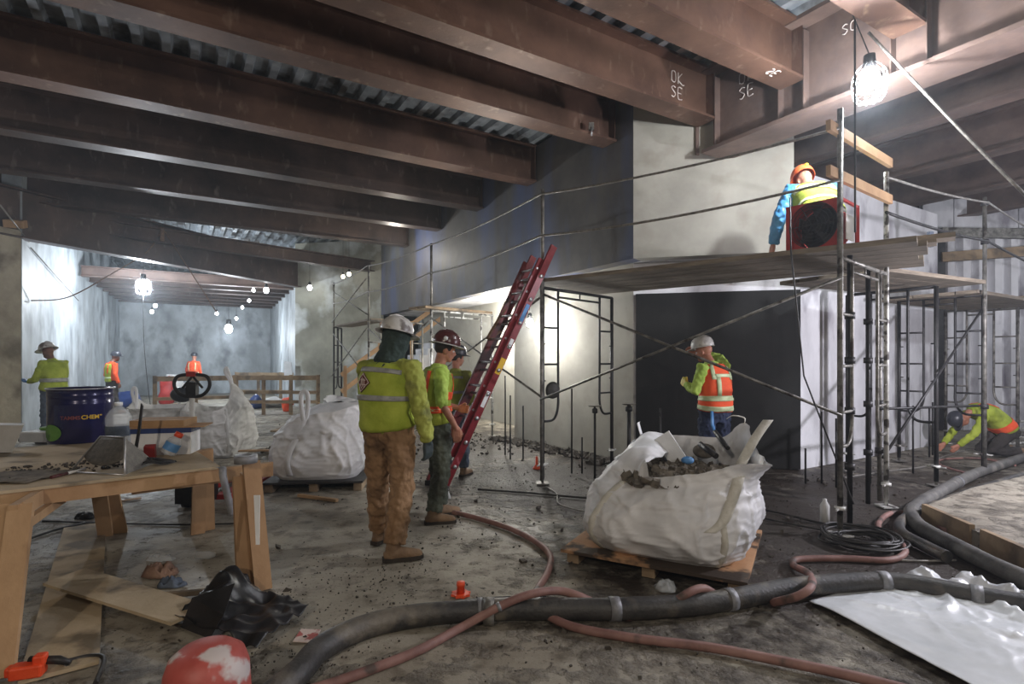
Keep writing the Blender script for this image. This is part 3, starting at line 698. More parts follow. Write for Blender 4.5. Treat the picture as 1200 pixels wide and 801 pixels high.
def hand(mb, w, d, nrm, sc=1.0, grow=0.0, curl=.55, side=1):
    "palm + five separate curled fingers; d = hand direction, nrm = palm normal (curl towards it)"
    d = d.normalized(); nrm = (nrm-d*nrm.dot(d)).normalized(); x = d.cross(nrm)*side
    L = .085*sc
    for i in range(4):
        o = (i-1.5)*.021*sc
        mb.tube([w+x*o*.6, w+d*L*.5+x*o, w+d*L+x*o], [.017*sc+grow, .016*sc+grow, .0125*sc+grow], 8)
        fl_ = (.072, .082, .078, .060)[i]*sc; p = w+d*L+x*o; a = 0; pts = [p]
        for k, seg in enumerate((.45, .32, .25)):
            a += curl*(.7, 1.0, .8)[k]
            p = p+(d*math.cos(a)+nrm*math.sin(a))*fl_*seg; pts.append(p)
        mb.tube(pts, [.0105*sc+grow, .0098*sc+grow, .009*sc+grow, .0075*sc+grow], 8)
    b = w+d*.02*sc+x*.026*sc
    mb.tube([b, b+d*.03*sc+x*.02*sc+nrm*.012*sc, b+d*.058*sc+x*.026*sc+nrm*.028*sc, b+d*.078*sc+x*.018*sc+nrm*.038*sc],
            [.016*sc+grow, .0135*sc+grow, .0115*sc+grow, .009*sc+grow], 8)

def person(pos, yaw, label, pose=None, look=(0, 0), fit=None, vox=.009, H=1.0, group=None):
    fit = fit or {}; R = RZ(yaw); pos = V(pos)
    def Wp(v): return pos+R @ (V(v)*H)
    J = dict(pel=(0, 0, .93), mid=(0, -.01, 1.18), neck=(0, .0, 1.47), head=(0, .045, 1.63),
             hipL=(-.095, 0, .92), hipR=(.095, 0, .92), kneeL=(-.12, .02, .5), kneeR=(.12, .02, .5), ankL=(-.14, -.03, .09), ankR=(.14, -.03, .09),
             shL=(-.185, -.005, 1.405), shR=(.185, -.005, 1.405), elL=(-.25, -.03, 1.12), elR=(.25, -.03, 1.12), wrL=(-.26, .06, .87), wrR=(.26, .06, .87),
             hdL=(0, .12, -1), hdR=(0, .12, -1), hnL=(1, .2, 0), hnR=(-1, .2, 0), ftL=(-.15, 1, 0), ftR=(.15, 1, 0))
    J.update(pose or {})
    dirs = ('hdL', 'hdR', 'hnL', 'hnR', 'ftL', 'ftR')
    j = {k: (R @ V(v)).normalized() if k in dirs else Wp(v) for k, v in J.items()}
    base = pos.copy()
    r = root('person', base, label, 'person', group)
    fat = fit.get('fat', 1.0)
    T = Torso(j['pel'], j['mid'], j['neck'], (j['hipR']-j['hipL']).normalized(), (j['shR']-j['shL']).normalized(), H, fat)
    hv = Matrix.Rotation(look[0], 3, 'Z') @ Matrix.Rotation(look[1], 3, 'X'); HR = R @ hv
    hx, hy, hz = HR @ V((1, 0, 0)), HR @ V((0, 1, 0)), HR @ V((0, 0, 1)); hc = j['head']
    hp = lambda x, y, z: hc+(hx*x+hy*y+hz*z)*H
    # --- body: one continuous surface
    mb = MB(); T.loft(mb, -.15, 1.03, -.022)
    mb.tube([T.c(.9), j['neck']+hz*.02, hc-hz*.05*H-hy*.02*H], [.06*H, .055*H, .055*H], 14)
    mb.ell(hp(0, -.01, .025), .074*H, .095*H, .088*H, HR, 20, 14)
    mb.ell(hp(0, .022, -.045), .058*H, .070*H, .066*H, HR, 18, 12)
    mb.ell(hp(0, .060, -.085), .026*H, .024*H, .022*H, HR, 12, 8)
    mb.tube([hp(0, .082, .018), hp(0, .104, -.022), hp(0, .094, -.034)], [.008*H, .015*H, .011*H], 8)
    for s in (-1, 1):
        mb.ell(hp(s*.073, -.008, -.012), .011*H, .022*H, .033*H, HR, 10, 8)
        mb.ell(hp(s*.035, .062, -.02), .02*H, .02*H, .02*H, HR, 10, 8)
    mb.tube([hp(-.045, .078, .03), hp(0, .09, .028), hp(.045, .078, .03)], [.009*H, .011*H, .009*H], 8)
    mb.tube([hp(-.022, .083, -.058), hp(0, .092, -.056), hp(.022, .083, -.058)], [.006*H, .008*H, .006*H], 8)
    gl = fit.get('glove')
    for s in 'LR':
        sh, el, wr = j['sh'+s], j['el'+s], j['wr'+s]
        mb.tube([lerp(T.c(.88), sh, .4), sh, lerp(sh, el, .5), el, lerp(el, wr, .4), wr, wr+j['hd'+s]*.02], [.05*H, .05*H, .043*H, .036*H, .036*H, .026*H, .026*H], 12)
        hp_, kn, an = j['hip'+s], j['knee'+s], j['ank'+s]
        mb.tube([hp_, lerp(hp_, kn, .5), kn, lerp(kn, an, .3), an], [.07*H, .062*H, .05*H, .05*H, .034*H], 12)
        ft = (j['ft'+s]-Zu*0)
        mb.tube([an, an+ft*.04*H-Zu*.04*H, an+ft*.15*H-Zu*.055*H], [.034*H, .034*H, .024*H], 10)
        if s not in (gl or ''): hand(mb, wr, j['hd'+s], j['hn'+s], H*1.02, 0, fit.get('curl', .5), 1 if s == 'R' else -1)
        else: hand(mb, wr, j['hd'+s], j['hn'+s], H*.95, -.002, fit.get('curl', .5), 1 if s == 'R' else -1)
    mb.build('body', fit.get('skin', 'skin'), r, mods=(remesh(min(vox, .0075) if vox < .012 else vox), smooth(2)))
    for s in (-1, 1):
        if vox < .012: MB().ell(hp(s*.032, .073, .002), .012, .012, .012, None, 10, 6).build('eye', 'white', r)
    if gl:
        for s in gl:
            mb = MB(); hand(mb, j['wr'+s], j['hd'+s], j['hn'+s], H*1.05, .003, fit.get('curl', .5), 1 if s == 'R' else -1)
            mb.tube([j['wr'+s]-(j['wr'+s]-j['el'+s]).normalized()*.07, j['wr'+s], j['wr'+s]+j['hd'+s]*.02], [.038*H, .032*H, .032*H], 12)
            mb.build('glove', fit.get('glove_mat', 'glove'), r, mods=(remesh(min(vox, .008) if vox < .012 else vox), smooth(2)))
    # --- shirt
    mb = MB(); T.loft(mb, fit.get('hem', -.02), .97, .004)
    slv = fit.get('sleeve', 1.0); sr = fit.get('sleeve_r', 1.0)
    for s in 'LR':
        sh, el, wr = j['sh'+s], j['el'+s], j['wr'+s]
        if slv >= 1: pts = [lerp(T.c(.86), sh, .35), sh, lerp(sh, el, .45), el, lerp(el, wr, .45), lerp(el, wr, .96)]; rr = [.072, .073, .064, .056, .052, .042]
        else: pts = [lerp(T.c(.86), sh, .35), sh, lerp(sh, el, .5), lerp(sh, el, .98), lerp(el, wr, .12)]; rr = [.072, .073, .064, .056, .052]
        mb.tube(pts, [q*H*sr for q in rr], 14)
    mb.tube([T.c(.93), j['neck']+hz*.02], [.085*H, .072*H], 14)
    o = mb.build('shirt', fit.get('shirt', 'hivis_shirt'), r, mods=(remesh(vox), smooth(3), wrinkle(.036*H, .05), smooth(1)))
    # --- trousers
    mb = MB(); T.loft(mb, -.24, .1, .012); lr = fit.get('leg_r', 1.0)
    for s in 'LR':
        hp_, kn, an = j['hip'+s], j['knee'+s], j['ank'+s]
        mb.tube([lerp(hp_, T.c(0), .15), hp_-(hp_-kn)*.08, lerp(hp_, kn, .5), kn, lerp(kn, an, .4), lerp(kn, an, .93)], [q*H*lr for q in (.095, .104, .093, .078, .076, .072)], 16)
    mb.build('trousers', fit.get('trousers', 'denim'), r, mods=(remesh(vox), smooth(3), wrinkle(.05*H, .055), smooth(1)))
    # --- boots
    for s in 'LR':
        an = j['ank'+s]; ft = j['ft'+s]; up = V((0, 0, 1)) if abs(ft.z) < .5 else (R @ V((0, -1, 0)))
        rt = ft.cross(up).normalized(); up = rt.cross(ft).normalized()
        B = lambda a, u: an+ft*a*H+up*u*H
        mb = MB()
        mb.tube([lerp(an, j['knee'+s], .3), B(-.01, .02), B(-.02, -.03)], [.05*H, .05*H, .047*H], 14)
        mb.tube([B(-.075, -.05), B(-.03, -.042), B(.05, -.035), B(.12, -.05), B(.18, -.056), B(.205, -.062)], [q*H for q in (.028, .044, .047, .043, .036, .018)], 14)
        bt = mb.build('boot', fit.get('boot', 'boot'), r, mods=(remesh(vox*.9), smooth(2), wrinkle(.008, .05)))
        mb = MB(); pl = [(-.085, -.03), (-.06, -.042), (.02, -.038), (.12, -.047), (.18, -.04), (.215, -.012), (.215, .012), (.18, .04), (.12, .047), (.02, .038), (-.06, .042), (-.085, .03)]
        mb.prism([B(a, -.088)+rt*w*H for a, w in pl], up*.028*H); mb.build('sole', 'sole', bt)
    # --- vest and tapes
    vm = fit.get('vest')
    if vm:
        mb = MB(); T.patch(fit.get('vhem', .0), .93, fit.get('va', (0, 2*PI))[0], fit.get('va', (0, 2*PI))[1], .022, 48, 18, mb, .01)
        vest = mb.build('vest', vm, r, mods=(('SOLIDIFY', dict(thickness=.006)),))
        # shoulder yokes
        for a in ((.75, .96), ):
            pass
        for (t0, t1, a0, a1, m) in fit.get('tapes', ()):
            T.patch(t0, t1, a0, a1, .03, max(3, int(abs(a1-a0)*8)), 5, None, .01).build('tape', m, vest, mods=(('SOLIDIFY', dict(thickness=.004)),))
    if fit.get('emblem'):
        mb = MB()
        T_ = fit['emblem']
        def f(u, v):
            a = (u+v-1)*.5; b = (v-u)*.5
            return T.pt(T_[0]+b*T_[2], T_[1]+a*T_[3], .032, .01)
        mb.grid(f, 8, 8); em = mb.build('diamond_patch', 'emblem', vest if vm else r, mods=(('SOLIDIFY', dict(thickness=.004)),))
        mb = MB()
        for q0, q1 in (((-.28, -.1), (.28, -.1)), ((.0, -.3), (0, .3)), ((-.2, .12), (.2, .12)), ((-.18, -.25), (-.1, .2)), ((.18, -.25), (.1, .2)), ((-.45, 0), (0, .45)), ((0, .45), (.45, 0)), ((.45, 0), (0, -.45)), ((0, -.45), (-.45, 0))):
            mb.tube([T.pt(T_[0]+lerp(q0[1], q1[1], k/4)*T_[2], T_[1]-lerp(q0[0], q1[0], k/4)*T_[3], .0355, .01) for k in range(5)], .0028, 5)
        mb.build('patch_mark', 'yellow' if not T_[4:] else T_[4], em)
    # --- hair / scarf / hat
    if fit.get('hair'):
        MB().ell(hp(0, -.018, .03), .081*H, .096*H, .088*H, HR, 18, 12).build('hair', fit['hair'], r)
    if fit.get('scarf'):
        mb = MB()
        mb.tube([j['neck']-hz*.03*H-hy*.01, j['neck']+hz*.05*H, hc-hz*.04*H, hc+hz*.02*H, hc+hz*.10*H], [.125*H, .100*H, .106*H, .110*H, .104*H], 20)
        mb.tube([j['neck']-hy*.05+hz*.02, j['neck']-hy*.10-hz*.07, j['neck']-hy*.105-hz*.15], [.10*H, .075*H, .02*H], 12, fl=.45, up=hx)
        mb.build('neck_scarf', fit['scarf'], r, mods=(remesh(vox), smooth(2), wrinkle(.03, .05)))
    if fit.get('mask'):
        MB().ell(hp(0, .085, -.05), .032, .022, .03, HR, 12, 8).build('face_mask', 'white', r)
    hm = fit.get('hat')
    if hm:
        tilt = HR @ RX(fit.get('hat_tilt', .0)); o = hp(0, .0, .055)
        mb = MB()
        mb.lathe([(.113, .0), (.116, .02), (.113, .055), (.098, .095), (.07, .122), (.035, .136), (.001, .14)], o, 28, tilt, .98*H, 1.17*H)
        hat = mb.build('hard_hat', hm, r)
        mb = MB()
        br = fit.get('brim', 'full')
        n = 36; vs = []; fs = []
        for q in range(3):
            for k in range(n):
                a = 2*PI*k/n; f = max(0, math.sin(a))
                ext = (.045 if br == 'full' else .006)+(.02 if br == 'full' else .055)*f**(1 if br == 'full' else 2)
                rr = .110+ext*q/2
                vs.append(o+tilt @ V((rr*math.cos(a)*H*.98, rr*math.sin(a)*H*1.15, (.004-.012*q/2)*H)))
        for q in range(2):
            for k in range(n): fs.append((q*n+k, q*n+(k+1) % n, (q+1)*n+(k+1) % n, (q+1)*n+k))
        mb.add(vs, fs, True); mb.build('brim', hm if not fit.get('brim_mat') else fit['brim_mat'], hat, mods=(('SOLIDIFY', dict(thickness=.005)),))
        mb = MB(); mb.tube([o+tilt @ V((0, y*H, z*H)) for y, z in ((-.125, .06), (-.09, .112), (-.03, .138), (.03, .138), (.09, .112), (.12, .06))], [.006, .01, .011, .011, .01, .006], 8); mb.build('ridge', hm, hat)
        if fit.get('hat_sticker'):
            for a, m in fit['hat_sticker']:
                q = tilt @ V((math.cos(a)*.112*H, math.sin(a)*.132*H, .05*H)); MB().ell(o+q, .022, .022, .022, None, 10, 6).build('sticker', m, hat)
    return r, T, j

BACK = -PI/2  # torso angle of the back (front is +PI/2)
two = 2*PI
# 1 main worker, back to camera
def stand_x(px, Y): return (px-600)/F*Y
person((stand_x(456, 4.25), 4.25, 0), -.42, 'worker in tan trousers and yellow-green vest, back turned, grey full-brim hard hat', H=1.02,
  pose=dict(pel=(-.01, 0, .95), mid=(-.015, -.02, 1.2), neck=(0, .02, 1.47), head=(.01, .07, 1.63), kneeL=(-.13, .03, .51), kneeR=(.12, .0, .51), ankL=(-.20, .14, .09), ankR=(.15, -.14, .09),
       ftL=(-.1, 1, 0), ftR=(.75, .66, 0), shL=(-.21, 0, 1.40), shR=(.21, 0, 1.40), elL=(-.27, .12, 1.14), wrL=(-.12, .30, 1.10), hdL=(.9, .3, 0), elR=(.31, -.04, 1.14), wrR=(.31, .06, .86)),
  look=(-.25, -.18), vox=.0095,
  fit=dict(fat=1.22, shirt='hivis_dirty', sleeve_r=1.22, trousers='tan', leg_r=1.12, vest='hivis', vhem=.02, scarf='scarf', hat='hat_grey', brim='full', glove='LR', hat_tilt=-.05,
           emblem=(.66, BACK-.42, .25, .62, 'pinkcard'), tapes=((.44, .51, 0, two, 'reflect'), (.80, .86, BACK-.9, BACK+.9, 'reflect')), hat_sticker=((-2.4, 'pinkcard'),)))
# 2
person((stand_x(511, 5.1), 5.1, 0), -1.15, 'worker in lime shirt and orange-trimmed vest facing right, maroon hard hat', H=.985,
  pose=dict(kneeL=(-.11, .05, .5), kneeR=(.10, .03, .5), ankL=(-.12, .08, .09), ankR=(.12, -.06, .09), ftL=(-.05, 1, 0), ftR=(.2, 1, 0), head=(0, .09, 1.62), neck=(0, .03, 1.465),
            elR=(.26, -.02, 1.13), wrR=(.24, .12, .90), wrL=(-.1, .27, 1.05), hdL=(.8, .5, -.1)),
  look=(-.1, -.22), vox=.0095,
  fit=dict(fat=1.0, shirt='hivis_shirt', sleeve=.6, trousers='green_trs', leg_r=1.05, vest='hivis', hat='hat_brown', brim='full', hair='hair', brim_mat='hat_grey',
           tapes=((.22, .34, 0, two, 'hivis_orange'), (.46, .60, .15, PI-.15, 'hivis_orange'), (.60, .92, .9, 1.2, 'hivis_orange'), (.60, .92, PI-1.2, PI-.9, 'hivis_orange'), (.34, .90, BACK-.75, BACK-.45, 'hivis_orange'), (.34, .90, BACK+.45, BACK+.75, 'hivis_orange'),
                  (.26, .30, 0, two, 'lime_tape')), hat_sticker=((-.3, 'white'), (-1.7, 'white'))))
# 3
person((stand_x(534, 7.1), 7.1, 0), -.35, 'worker half hidden behind the others in a plain yellow-green jacket', H=.935, vox=.012,
  look=(-.7, -.1), fit=dict(shirt='hivis_dirty', trousers='denim_grey', vest='hivis', hat='hat_dark', brim='cap', hair='hair', tapes=((.44, .51, 0, two, 'reflect'), (.8, .86, BACK-.9, BACK+.9, 'reflect'))))
# 4
person((stand_x(838, 6.25), 6.25, 0), .35, 'worker in orange-backed vest facing the black membrane', H=1.0, vox=.0105,
  pose=dict(neck=(.0, .08, 1.46), head=(-.02, .17, 1.60), mid=(0, 0, 1.19), elL=(-.30, -.02, 1.14), wrL=(-.24, .20, 1.22), hdL=(.1, 1, .4), elR=(.26, .22, 1.52), wrR=(.10, .42, 1.60), hdR=(-.3, .9, .3), shR=(.19, .06, 1.43)),
  look=(.45, -.2), fit=dict(fat=1.08, shirt='hivis_shirt', trousers='denim', vest='hivis_orange', hat='hat_grey', brim='cap', glove='L', glove_mat='glove_yel',
      tapes=((.02, .12, 0, two, 'lime_tape'), (.22, .32, 0, two, 'lime_tape'), (.62, .92, BACK-.72, BACK-.46, 'lime_tape'), (.62, .92, BACK+.46, BACK+.72, 'lime_tape'), (.32, .66, BACK-.46, BACK-.2, 'lime_tape'), (.66, .72, BACK-.5, BACK+.5, 'lime_tape'))))
MB().tube([V((stand_x(838, 6.25)-.10, 6.08, .93)), V((stand_x(838, 6.25)-.10, 6.06, .78)), V((stand_x(838, 6.25)-.06, 6.06, .66))], [.03, .035, .015], 10, fl=.4).build('rag', 'lblue', label='light blue rag hanging from the jeans pocket', cat='rag')
# 5 crouching on deck
person((stand_x(958, 5.55), 5.55, DZ+.048), -.15, 'kneeling worker in a blue jacket and yellow vest up on the scaffold deck', H=1.0, vox=.011,
  pose=dict(pel=(0, -.12, .46), mid=(0, .05, .63), neck=(0, .2, .83), head=(-.02, .30, .93), hipL=(-.1, -.12, .44), hipR=(.1, -.12, .44), kneeL=(-.14, .25, .10), kneeR=(.14, .27, .10),
            ankL=(-.12, -.20, .095), ankR=(.12, -.18, .095), ftL=(0, -1, -.05), ftR=(0, -1, -.05), shL=(-.2, .16, .78), shR=(.2, .16, .78), elL=(-.33, .12, .50), wrL=(-.36, .22, .24), elR=(.3, .35, .6), wrR=(.2, .6, .6),
            hdL=(-.1, .3, -.9), hdR=(0, 1, 0)),
  look=(.1, -.6), fit=dict(fat=1.15, shirt='blue_coat', sleeve_r=1.25, trousers='dark_cloth', vest='hivis', hat='hat_orange', brim='cap', tapes=((.60, .76, BACK-1.2, BACK+1.2, 'lime_tape'), (.2, .3, 0, two, 'lime_tape')), hat_sticker=((-1.57, 'yellow'),)))
# 6 left worker
person((stand_x(63, 9.9), 9.9, 0), 1.35, 'worker with blue glove touching the left tunnel wall, grey hard hat', H=1.03, vox=.016,
  pose=dict(neck=(0, .05, 1.46), head=(0, .13, 1.60), elR=(.25, .10, 1.13), wrR=(.18, .36, 1.12), hdR=(0, 1, .05), hnR=(0, 0, 1), elL=(-.25, .08, 1.12), wrL=(-.15, .36, 1.08), hdL=(.1, 1, .05), hnL=(0, 0, 1)),
  look=(0, -.35), fit=dict(fat=1.15, shirt='hivis', trousers='denim_grey', vest='hivis', hat='hat_grey', brim='full', mask=1, glove='LR', glove_mat='glove_blue', skin='skin_dark', tapes=((.3, .42, 0, two, 'reflect'), (.45, .9, .5, .75, 'reflect'))))
# 7
person((stand_x(131, 15.2), 15.2, 0), -.5, 'worker in orange shirt with yellow back panel at the tunnel mouth', H=.98, vox=.02,
  pose=dict(ankL=(-.16, -.16, .09), ankR=(.12, .12, .09), head=(0, .1, 1.61)), look=(-.7, -.1),
  fit=dict(shirt='hivis_orange', trousers='dark_cloth', vest='hivis', va=(BACK-1, BACK+1), hat='hat_dark', brim='cap', skin='skin_dark', sleeve_r=1.1, tapes=((.2, .27, BACK-1, BACK+1, 'lime_tape'), (.45, .9, BACK-.5, BACK-.3, 'hivis_orange'), (.45, .9, BACK+.3, BACK+.5, 'hivis_orange'))))
# 8
person((stand_x(227, 21.5), 21.5, 0), .1, 'distant worker in an orange vest by the far tunnel wall', H=1.0, vox=.025, look=(-.3, 0),
  fit=dict(fat=1.2, shirt='hivis_orange', trousers='dark_cloth', vest='hivis_orange', hat='hat_dark', brim='cap', tapes=((.15, .24, 0, two, 'lime_tape'), (.35, .9, BACK-.6, BACK-.4, 'lime_tape'), (.35, .9, BACK+.4, BACK+.6, 'lime_tape'))))
# 9 bent over at right
person((stand_x(1165, 8.5), 8.5, 0), 1.45, 'worker bent over on his knees at far right in an orange-striped yellow vest', H=.98, vox=.014,
  pose=dict(pel=(0, -.16, .42), mid=(0, .08, .66), neck=(0, .34, .70), head=(0, .48, .58), hipL=(-.1, -.16, .40), hipR=(.1, -.16, .40), kneeL=(-.14, .15, .09), kneeR=(.14, .12, .09),
            ankL=(-.12, -.32, .10), ankR=(.12, -.34, .10), ftL=(0, -1, -.05), ftR=(0, -1, -.05), shL=(-.2, .28, .64), shR=(.2, .28, .64), elL=(-.24, .45, .38), wrL=(-.15, .62, .18), elR=(.26, .44, .36), wrR=(.16, .64, .16),
            hdL=(0, .6, -.7), hdR=(0, .6, -.7)),
  look=(0, -1.5), fit=dict(fat=1.15, shirt='hivis', trousers='dark_cloth', vest='hivis', hat='hat_dark', brim='cap', tapes=((.05, .2, 0, two, 'hivis_orange'), (.5, .9, BACK-.6, BACK-.35, 'hivis_orange'), (.5, .9, BACK+.35, BACK+.6, 'hivis_orange'))))
# ---------------------------------------------------------------- bulk bags
def fold(x, y, z, seed):
    x, z2 = x+.35*z, z-.3*x
    a = 1-abs(nz((x*2.0+seed, y*2.0, z2*1.3)))*2; b = 1-abs(nz((x*6+seed, y*6+3, z2*3)))*2; c = 1-abs(nz((x*9+seed, y*5, z2*14+4)))*2
    return max(0, a)**3*.035+max(0, b)**4*.03+max(0, c)**5*.014+nz((x*26, y*26, z*20+seed))*.003
def bulk_bag(c, yaw, s, rim, label, seed, mat='bag', lean=(0, 0), bulge=.14, top_in=.0, group='bulk bags', depth_in=.35, contents=None, nth=220, base_z=0.0, amp=.7):
    """rim(th) -> (height, outward offset). s = half width."""
    c = V(c); R = RZ(yaw); r = root('bulk_bag', c, label, 'bag', group)
    def prof(th, f, inner=False):
        H, out = rim(th); z = H*f
        e = lerp(.42, .8, min(1, f*1.3))
        cc, ss = math.cos(th), math.sin(th)
        x = math.copysign(abs(cc)**e, cc); y = math.copysign(abs(ss)**e, ss)
        a = s*(.86+bulge*math.sin(PI*min(1, f*1.15))**.8+(.14-top_in*f)*min(1, f*4)*.6)
        if f > .72: a += out*((f-.72)/.28)**1.3
        p = V((x*a+lean[0]*f*f, y*a+lean[1]*f*f, z))
        n = V((x, y, 0)).normalized()
        w = fold(p.x, p.y, p.z*(1 if f < .7 else 1.4), seed)*amp*(1.0 if f > .04 else .2)
        if abs(f-.5) < .5: w -= .03*math.exp(-((f-.62)/.05)**2)*(.5+.5*nz((cc*2, ss*2, seed)))
        p = p+n*w
        if inner: p -= n*.012
        return c+R @ p
    m = 60
    mb = MB(); mb.grid(lambda u, v: prof(2*PI*u, v), nth, m)
    k = 8
    def inn(u, v):
        th = 2*PI*u; f = 1-v*depth_in
        return prof(th, f, True)
    mb.grid(inn, nth, k)
    mb.grid(lambda u, v: prof(2*PI*u, 0)*(1-v)+V((c.x, c.y, c.z))*v, nth, 2)
    mb.build('sack', mat, r)
    return r, prof
def strip(pts, w, side, mat, parent, name='strap', th=.004, n=8):
    pts = sm_path(pts, n); side = V(side).normalized(); mb = MB()
    def f(u, v):
        i = min(int(v*(len(pts)-1)+.5), len(pts)-1); return pts[i]+side*(w*(u-.5))
    mb.grid(f, 2, len(pts)-1)
    return mb.build(name, mat, parent, mods=(('SOLIDIFY', dict(thickness=th, offset=0)),))
def pallet(cs, z, label, name='pallet', ply='ply_dirty', hgt=.1):
    a, b, c, d = [V(p) for p in cs]; r = root(name, (a+b+c+d)/4, label, 'pallet')
    mb = MB(); mb.prism([p+Zu*z for p in (a, b, c, d)], Zu*.022); mb.build('plywood_top', ply, r)
    for t in (.06, .5, .94):
        p, q = lerp(a, b, t), lerp(d, c, t); p, q = lerp(p, q, .04), lerp(p, q, .96)
        MB().bar(p+Zu*z*.5, q+Zu*z*.5, .09, z-.004).build('bearer', 'wood_old', r)
    return r
A = fl(657, 644, .1); B = fl(876, 684, .1)
A.z = B.z = 0; ab = (B-A); pe = V((-ab.y, ab.x, 0)).normalized()*1.2
pallet((A, B, B+pe, A+pe), .085, 'muddy plywood pallet under the open debris bag')
cb = (A+B)/2+pe*.52+ab.normalized()*.03; cb.z = .108; yb = math.atan2(ab.y, ab.x)
def ang(th, a): d = (th-a+PI) % (2*PI)-PI; return d
def rim1(th):
    # th 0 = right, PI/2 = back, PI = left, -PI/2 = front
    h = .67+.07*math.cos(ang(th, PI*.5))
    h += .17*math.exp(-(ang(th, PI*.25)/.28)**2)          # back right corner pulled up
    h += .08*math.exp(-(ang(th, -PI*.22)/.35)**2)         # front right flap
    h += .05*math.exp(-(ang(th, PI*.8)/.4)**2)
    h -= .07*math.exp(-(ang(th, -PI*.62)/.4)**2)
    h += .02*nz((math.cos(th)*3, math.sin(th)*3, 1))
    return h, .02+.16*math.exp(-(ang(th, -PI*.12)/.42)**2)-.12*math.exp(-(ang(th, PI)/.8)**2)-.10*math.exp(-(ang(th, -PI*.6)/.6)**2)
b1r, b1p = bulk_bag(cb, yb, .565, rim1, 'open white bulk bag full of debris on a muddy pallet in front', 3.3, lean=(.07, .02), bulge=.16, top_in=.1, depth_in=.42, amp=.75)
Rb = RZ(yb); bx, by = Rb @ V((1, 0, 0)), Rb @ V((0, 1, 0))
def onbag(prof, pts, off=.008, c=cb):
    out = []
    for th, f in pts:
        p = prof(th, f); d = V((p.x-c.x, p.y-c.y, 0)).normalized(); out.append(p+d*off)
    return out
strip(onbag(b1p, [(-PI*.70, f/10) for f in range(0, 10)]), .05, bx, 'strap', b1r)
strip(onbag(b1p, [(-PI*.30, f/10) for f in range(0, 6)]), .045, bx, 'strap', b1r)
q = onbag(b1p, [(-PI*.36, .42), (-PI*.30, .5), (-PI*.25, .65), (-PI*.21, .85)])
strip(q+[at(868, 545, 4.0), at(884, 515, 4.05), at(900, 492, 4.15)], .075, bx+by*.3, 'strap', b1r, 'lifting_strap', .008)
strip([b1p(PI*.8, .98), b1p(PI*.8, .99)+V((-.03, 0, .09)), b1p(PI*.78, .95)+V((.02, 0, .13))+bx*-.05], .07, by, 'bag', b1r, 'loose_flap')
strip([b1p(PI*.25, .99), b1p(PI*.25, .99)+V((.0, 0, .05)), b1p(PI*.25, .99)+V((-.09, 0, .07)), b1p(PI*.25, .99)+V((-.14, .0, .045))], .06, by, 'strap', b1r, 'loose_flap')
# debris in the bag
def chunks(mb, n, fn, s0, s1, flat=.6):
    for _ in range(n):
        p = fn(); s = random.uniform(s0, s1)
        R = Matrix.Rotation(random.uniform(0, 6.3), 3, V((random.random()-.5, random.random()-.5, random.random())).normalized())
        vs = []
        for k in range(8):
            v = V(((1 if k & 1 else -1), (1 if k & 2 else -1), (1 if k & 4 else -1)*flat))*s*random.uniform(.5, 1)
            vs.append(p+R @ v)
        mb.add(vs, [(0, 2, 3, 1), (4, 5, 7, 6), (0, 1, 5, 4), (2, 6, 7, 3), (0, 4, 6, 2), (1, 3, 7, 5)])
mb = MB()
def heap(u, v):
    th = 2*PI*u; rr = .50*v
    return cb+Rb @ V((math.cos(th)*rr*1.05+.05, math.sin(th)*rr, (.56-.06*v)+.05*nz((math.cos(th)*rr*6, math.sin(th)*rr*6, 4))))
mb.grid(heap, 40, 8)
chunks(mb, 420, lambda: heap(random.random(), random.random()**.6*.97)+V((0, 0, .01)), .012, .045)
mb.build('debris_heap', 'stone', label='grey and brown rubble heaped inside the open front bag', cat='rubble', kind='stuff')
def boxthing(name, c, size, R, mat, label, cat): return MB().box(c, size, R).build(name, mat, label=label, cat=cat)
boxthing('foam_board', cb+Rb @ V((-.03, .12, .68)), (.14, .02, .26), RZ(yb)@RY(-.6), 'white', 'white foam board piece sticking out of the bag rubble', 'board')
MB().tube([cb+Rb @ V((.20, .1, .74)), cb+Rb @ V((.34, -.05, .68))], .022, 10).build('pipe_offcut', 'black', label='black pipe offcut in the right of the open bag', cat='pipe')
MB().tube([cb+Rb @ V((.28, .30, .82)), cb+Rb @ V((.40, .12, .72))], .018, 10).build('pipe_offcut', 'black', label='thin black bar leaning at the back rim of the open bag', cat='pipe')
MB().ell(cb+Rb @ V((.12, .02, .62)), .05, .04, .03).build('crushed_bottle', 'lblue', label='pale blue crushed bottle in the bag rubble', cat='bottle')
MB().ell(cb+Rb @ V((.2, .28, .66)), .09, .08, .06).build('rubble_lump', 'stone', label='round grey-brown lump at the back of the open bag', cat='rubble')

def lid(u, v):
    th = lerp(PI*.60, PI*1.42, u); a = b1p(th, .985); m_ = cb+Rb @ V((-.10+.06*math.sin(u*PI), lerp(.40, -.42, u), .66))
    return lerp(a, m_, v)+Zu*(.075*math.sin(v*PI)*(.6+.4*math.sin(u*PI))+.02*nz((u*7, v*3, 2)))
mb = MB(); mb.grid(lid, 70, 24); mb.build('top_flap', 'bag', b1r)
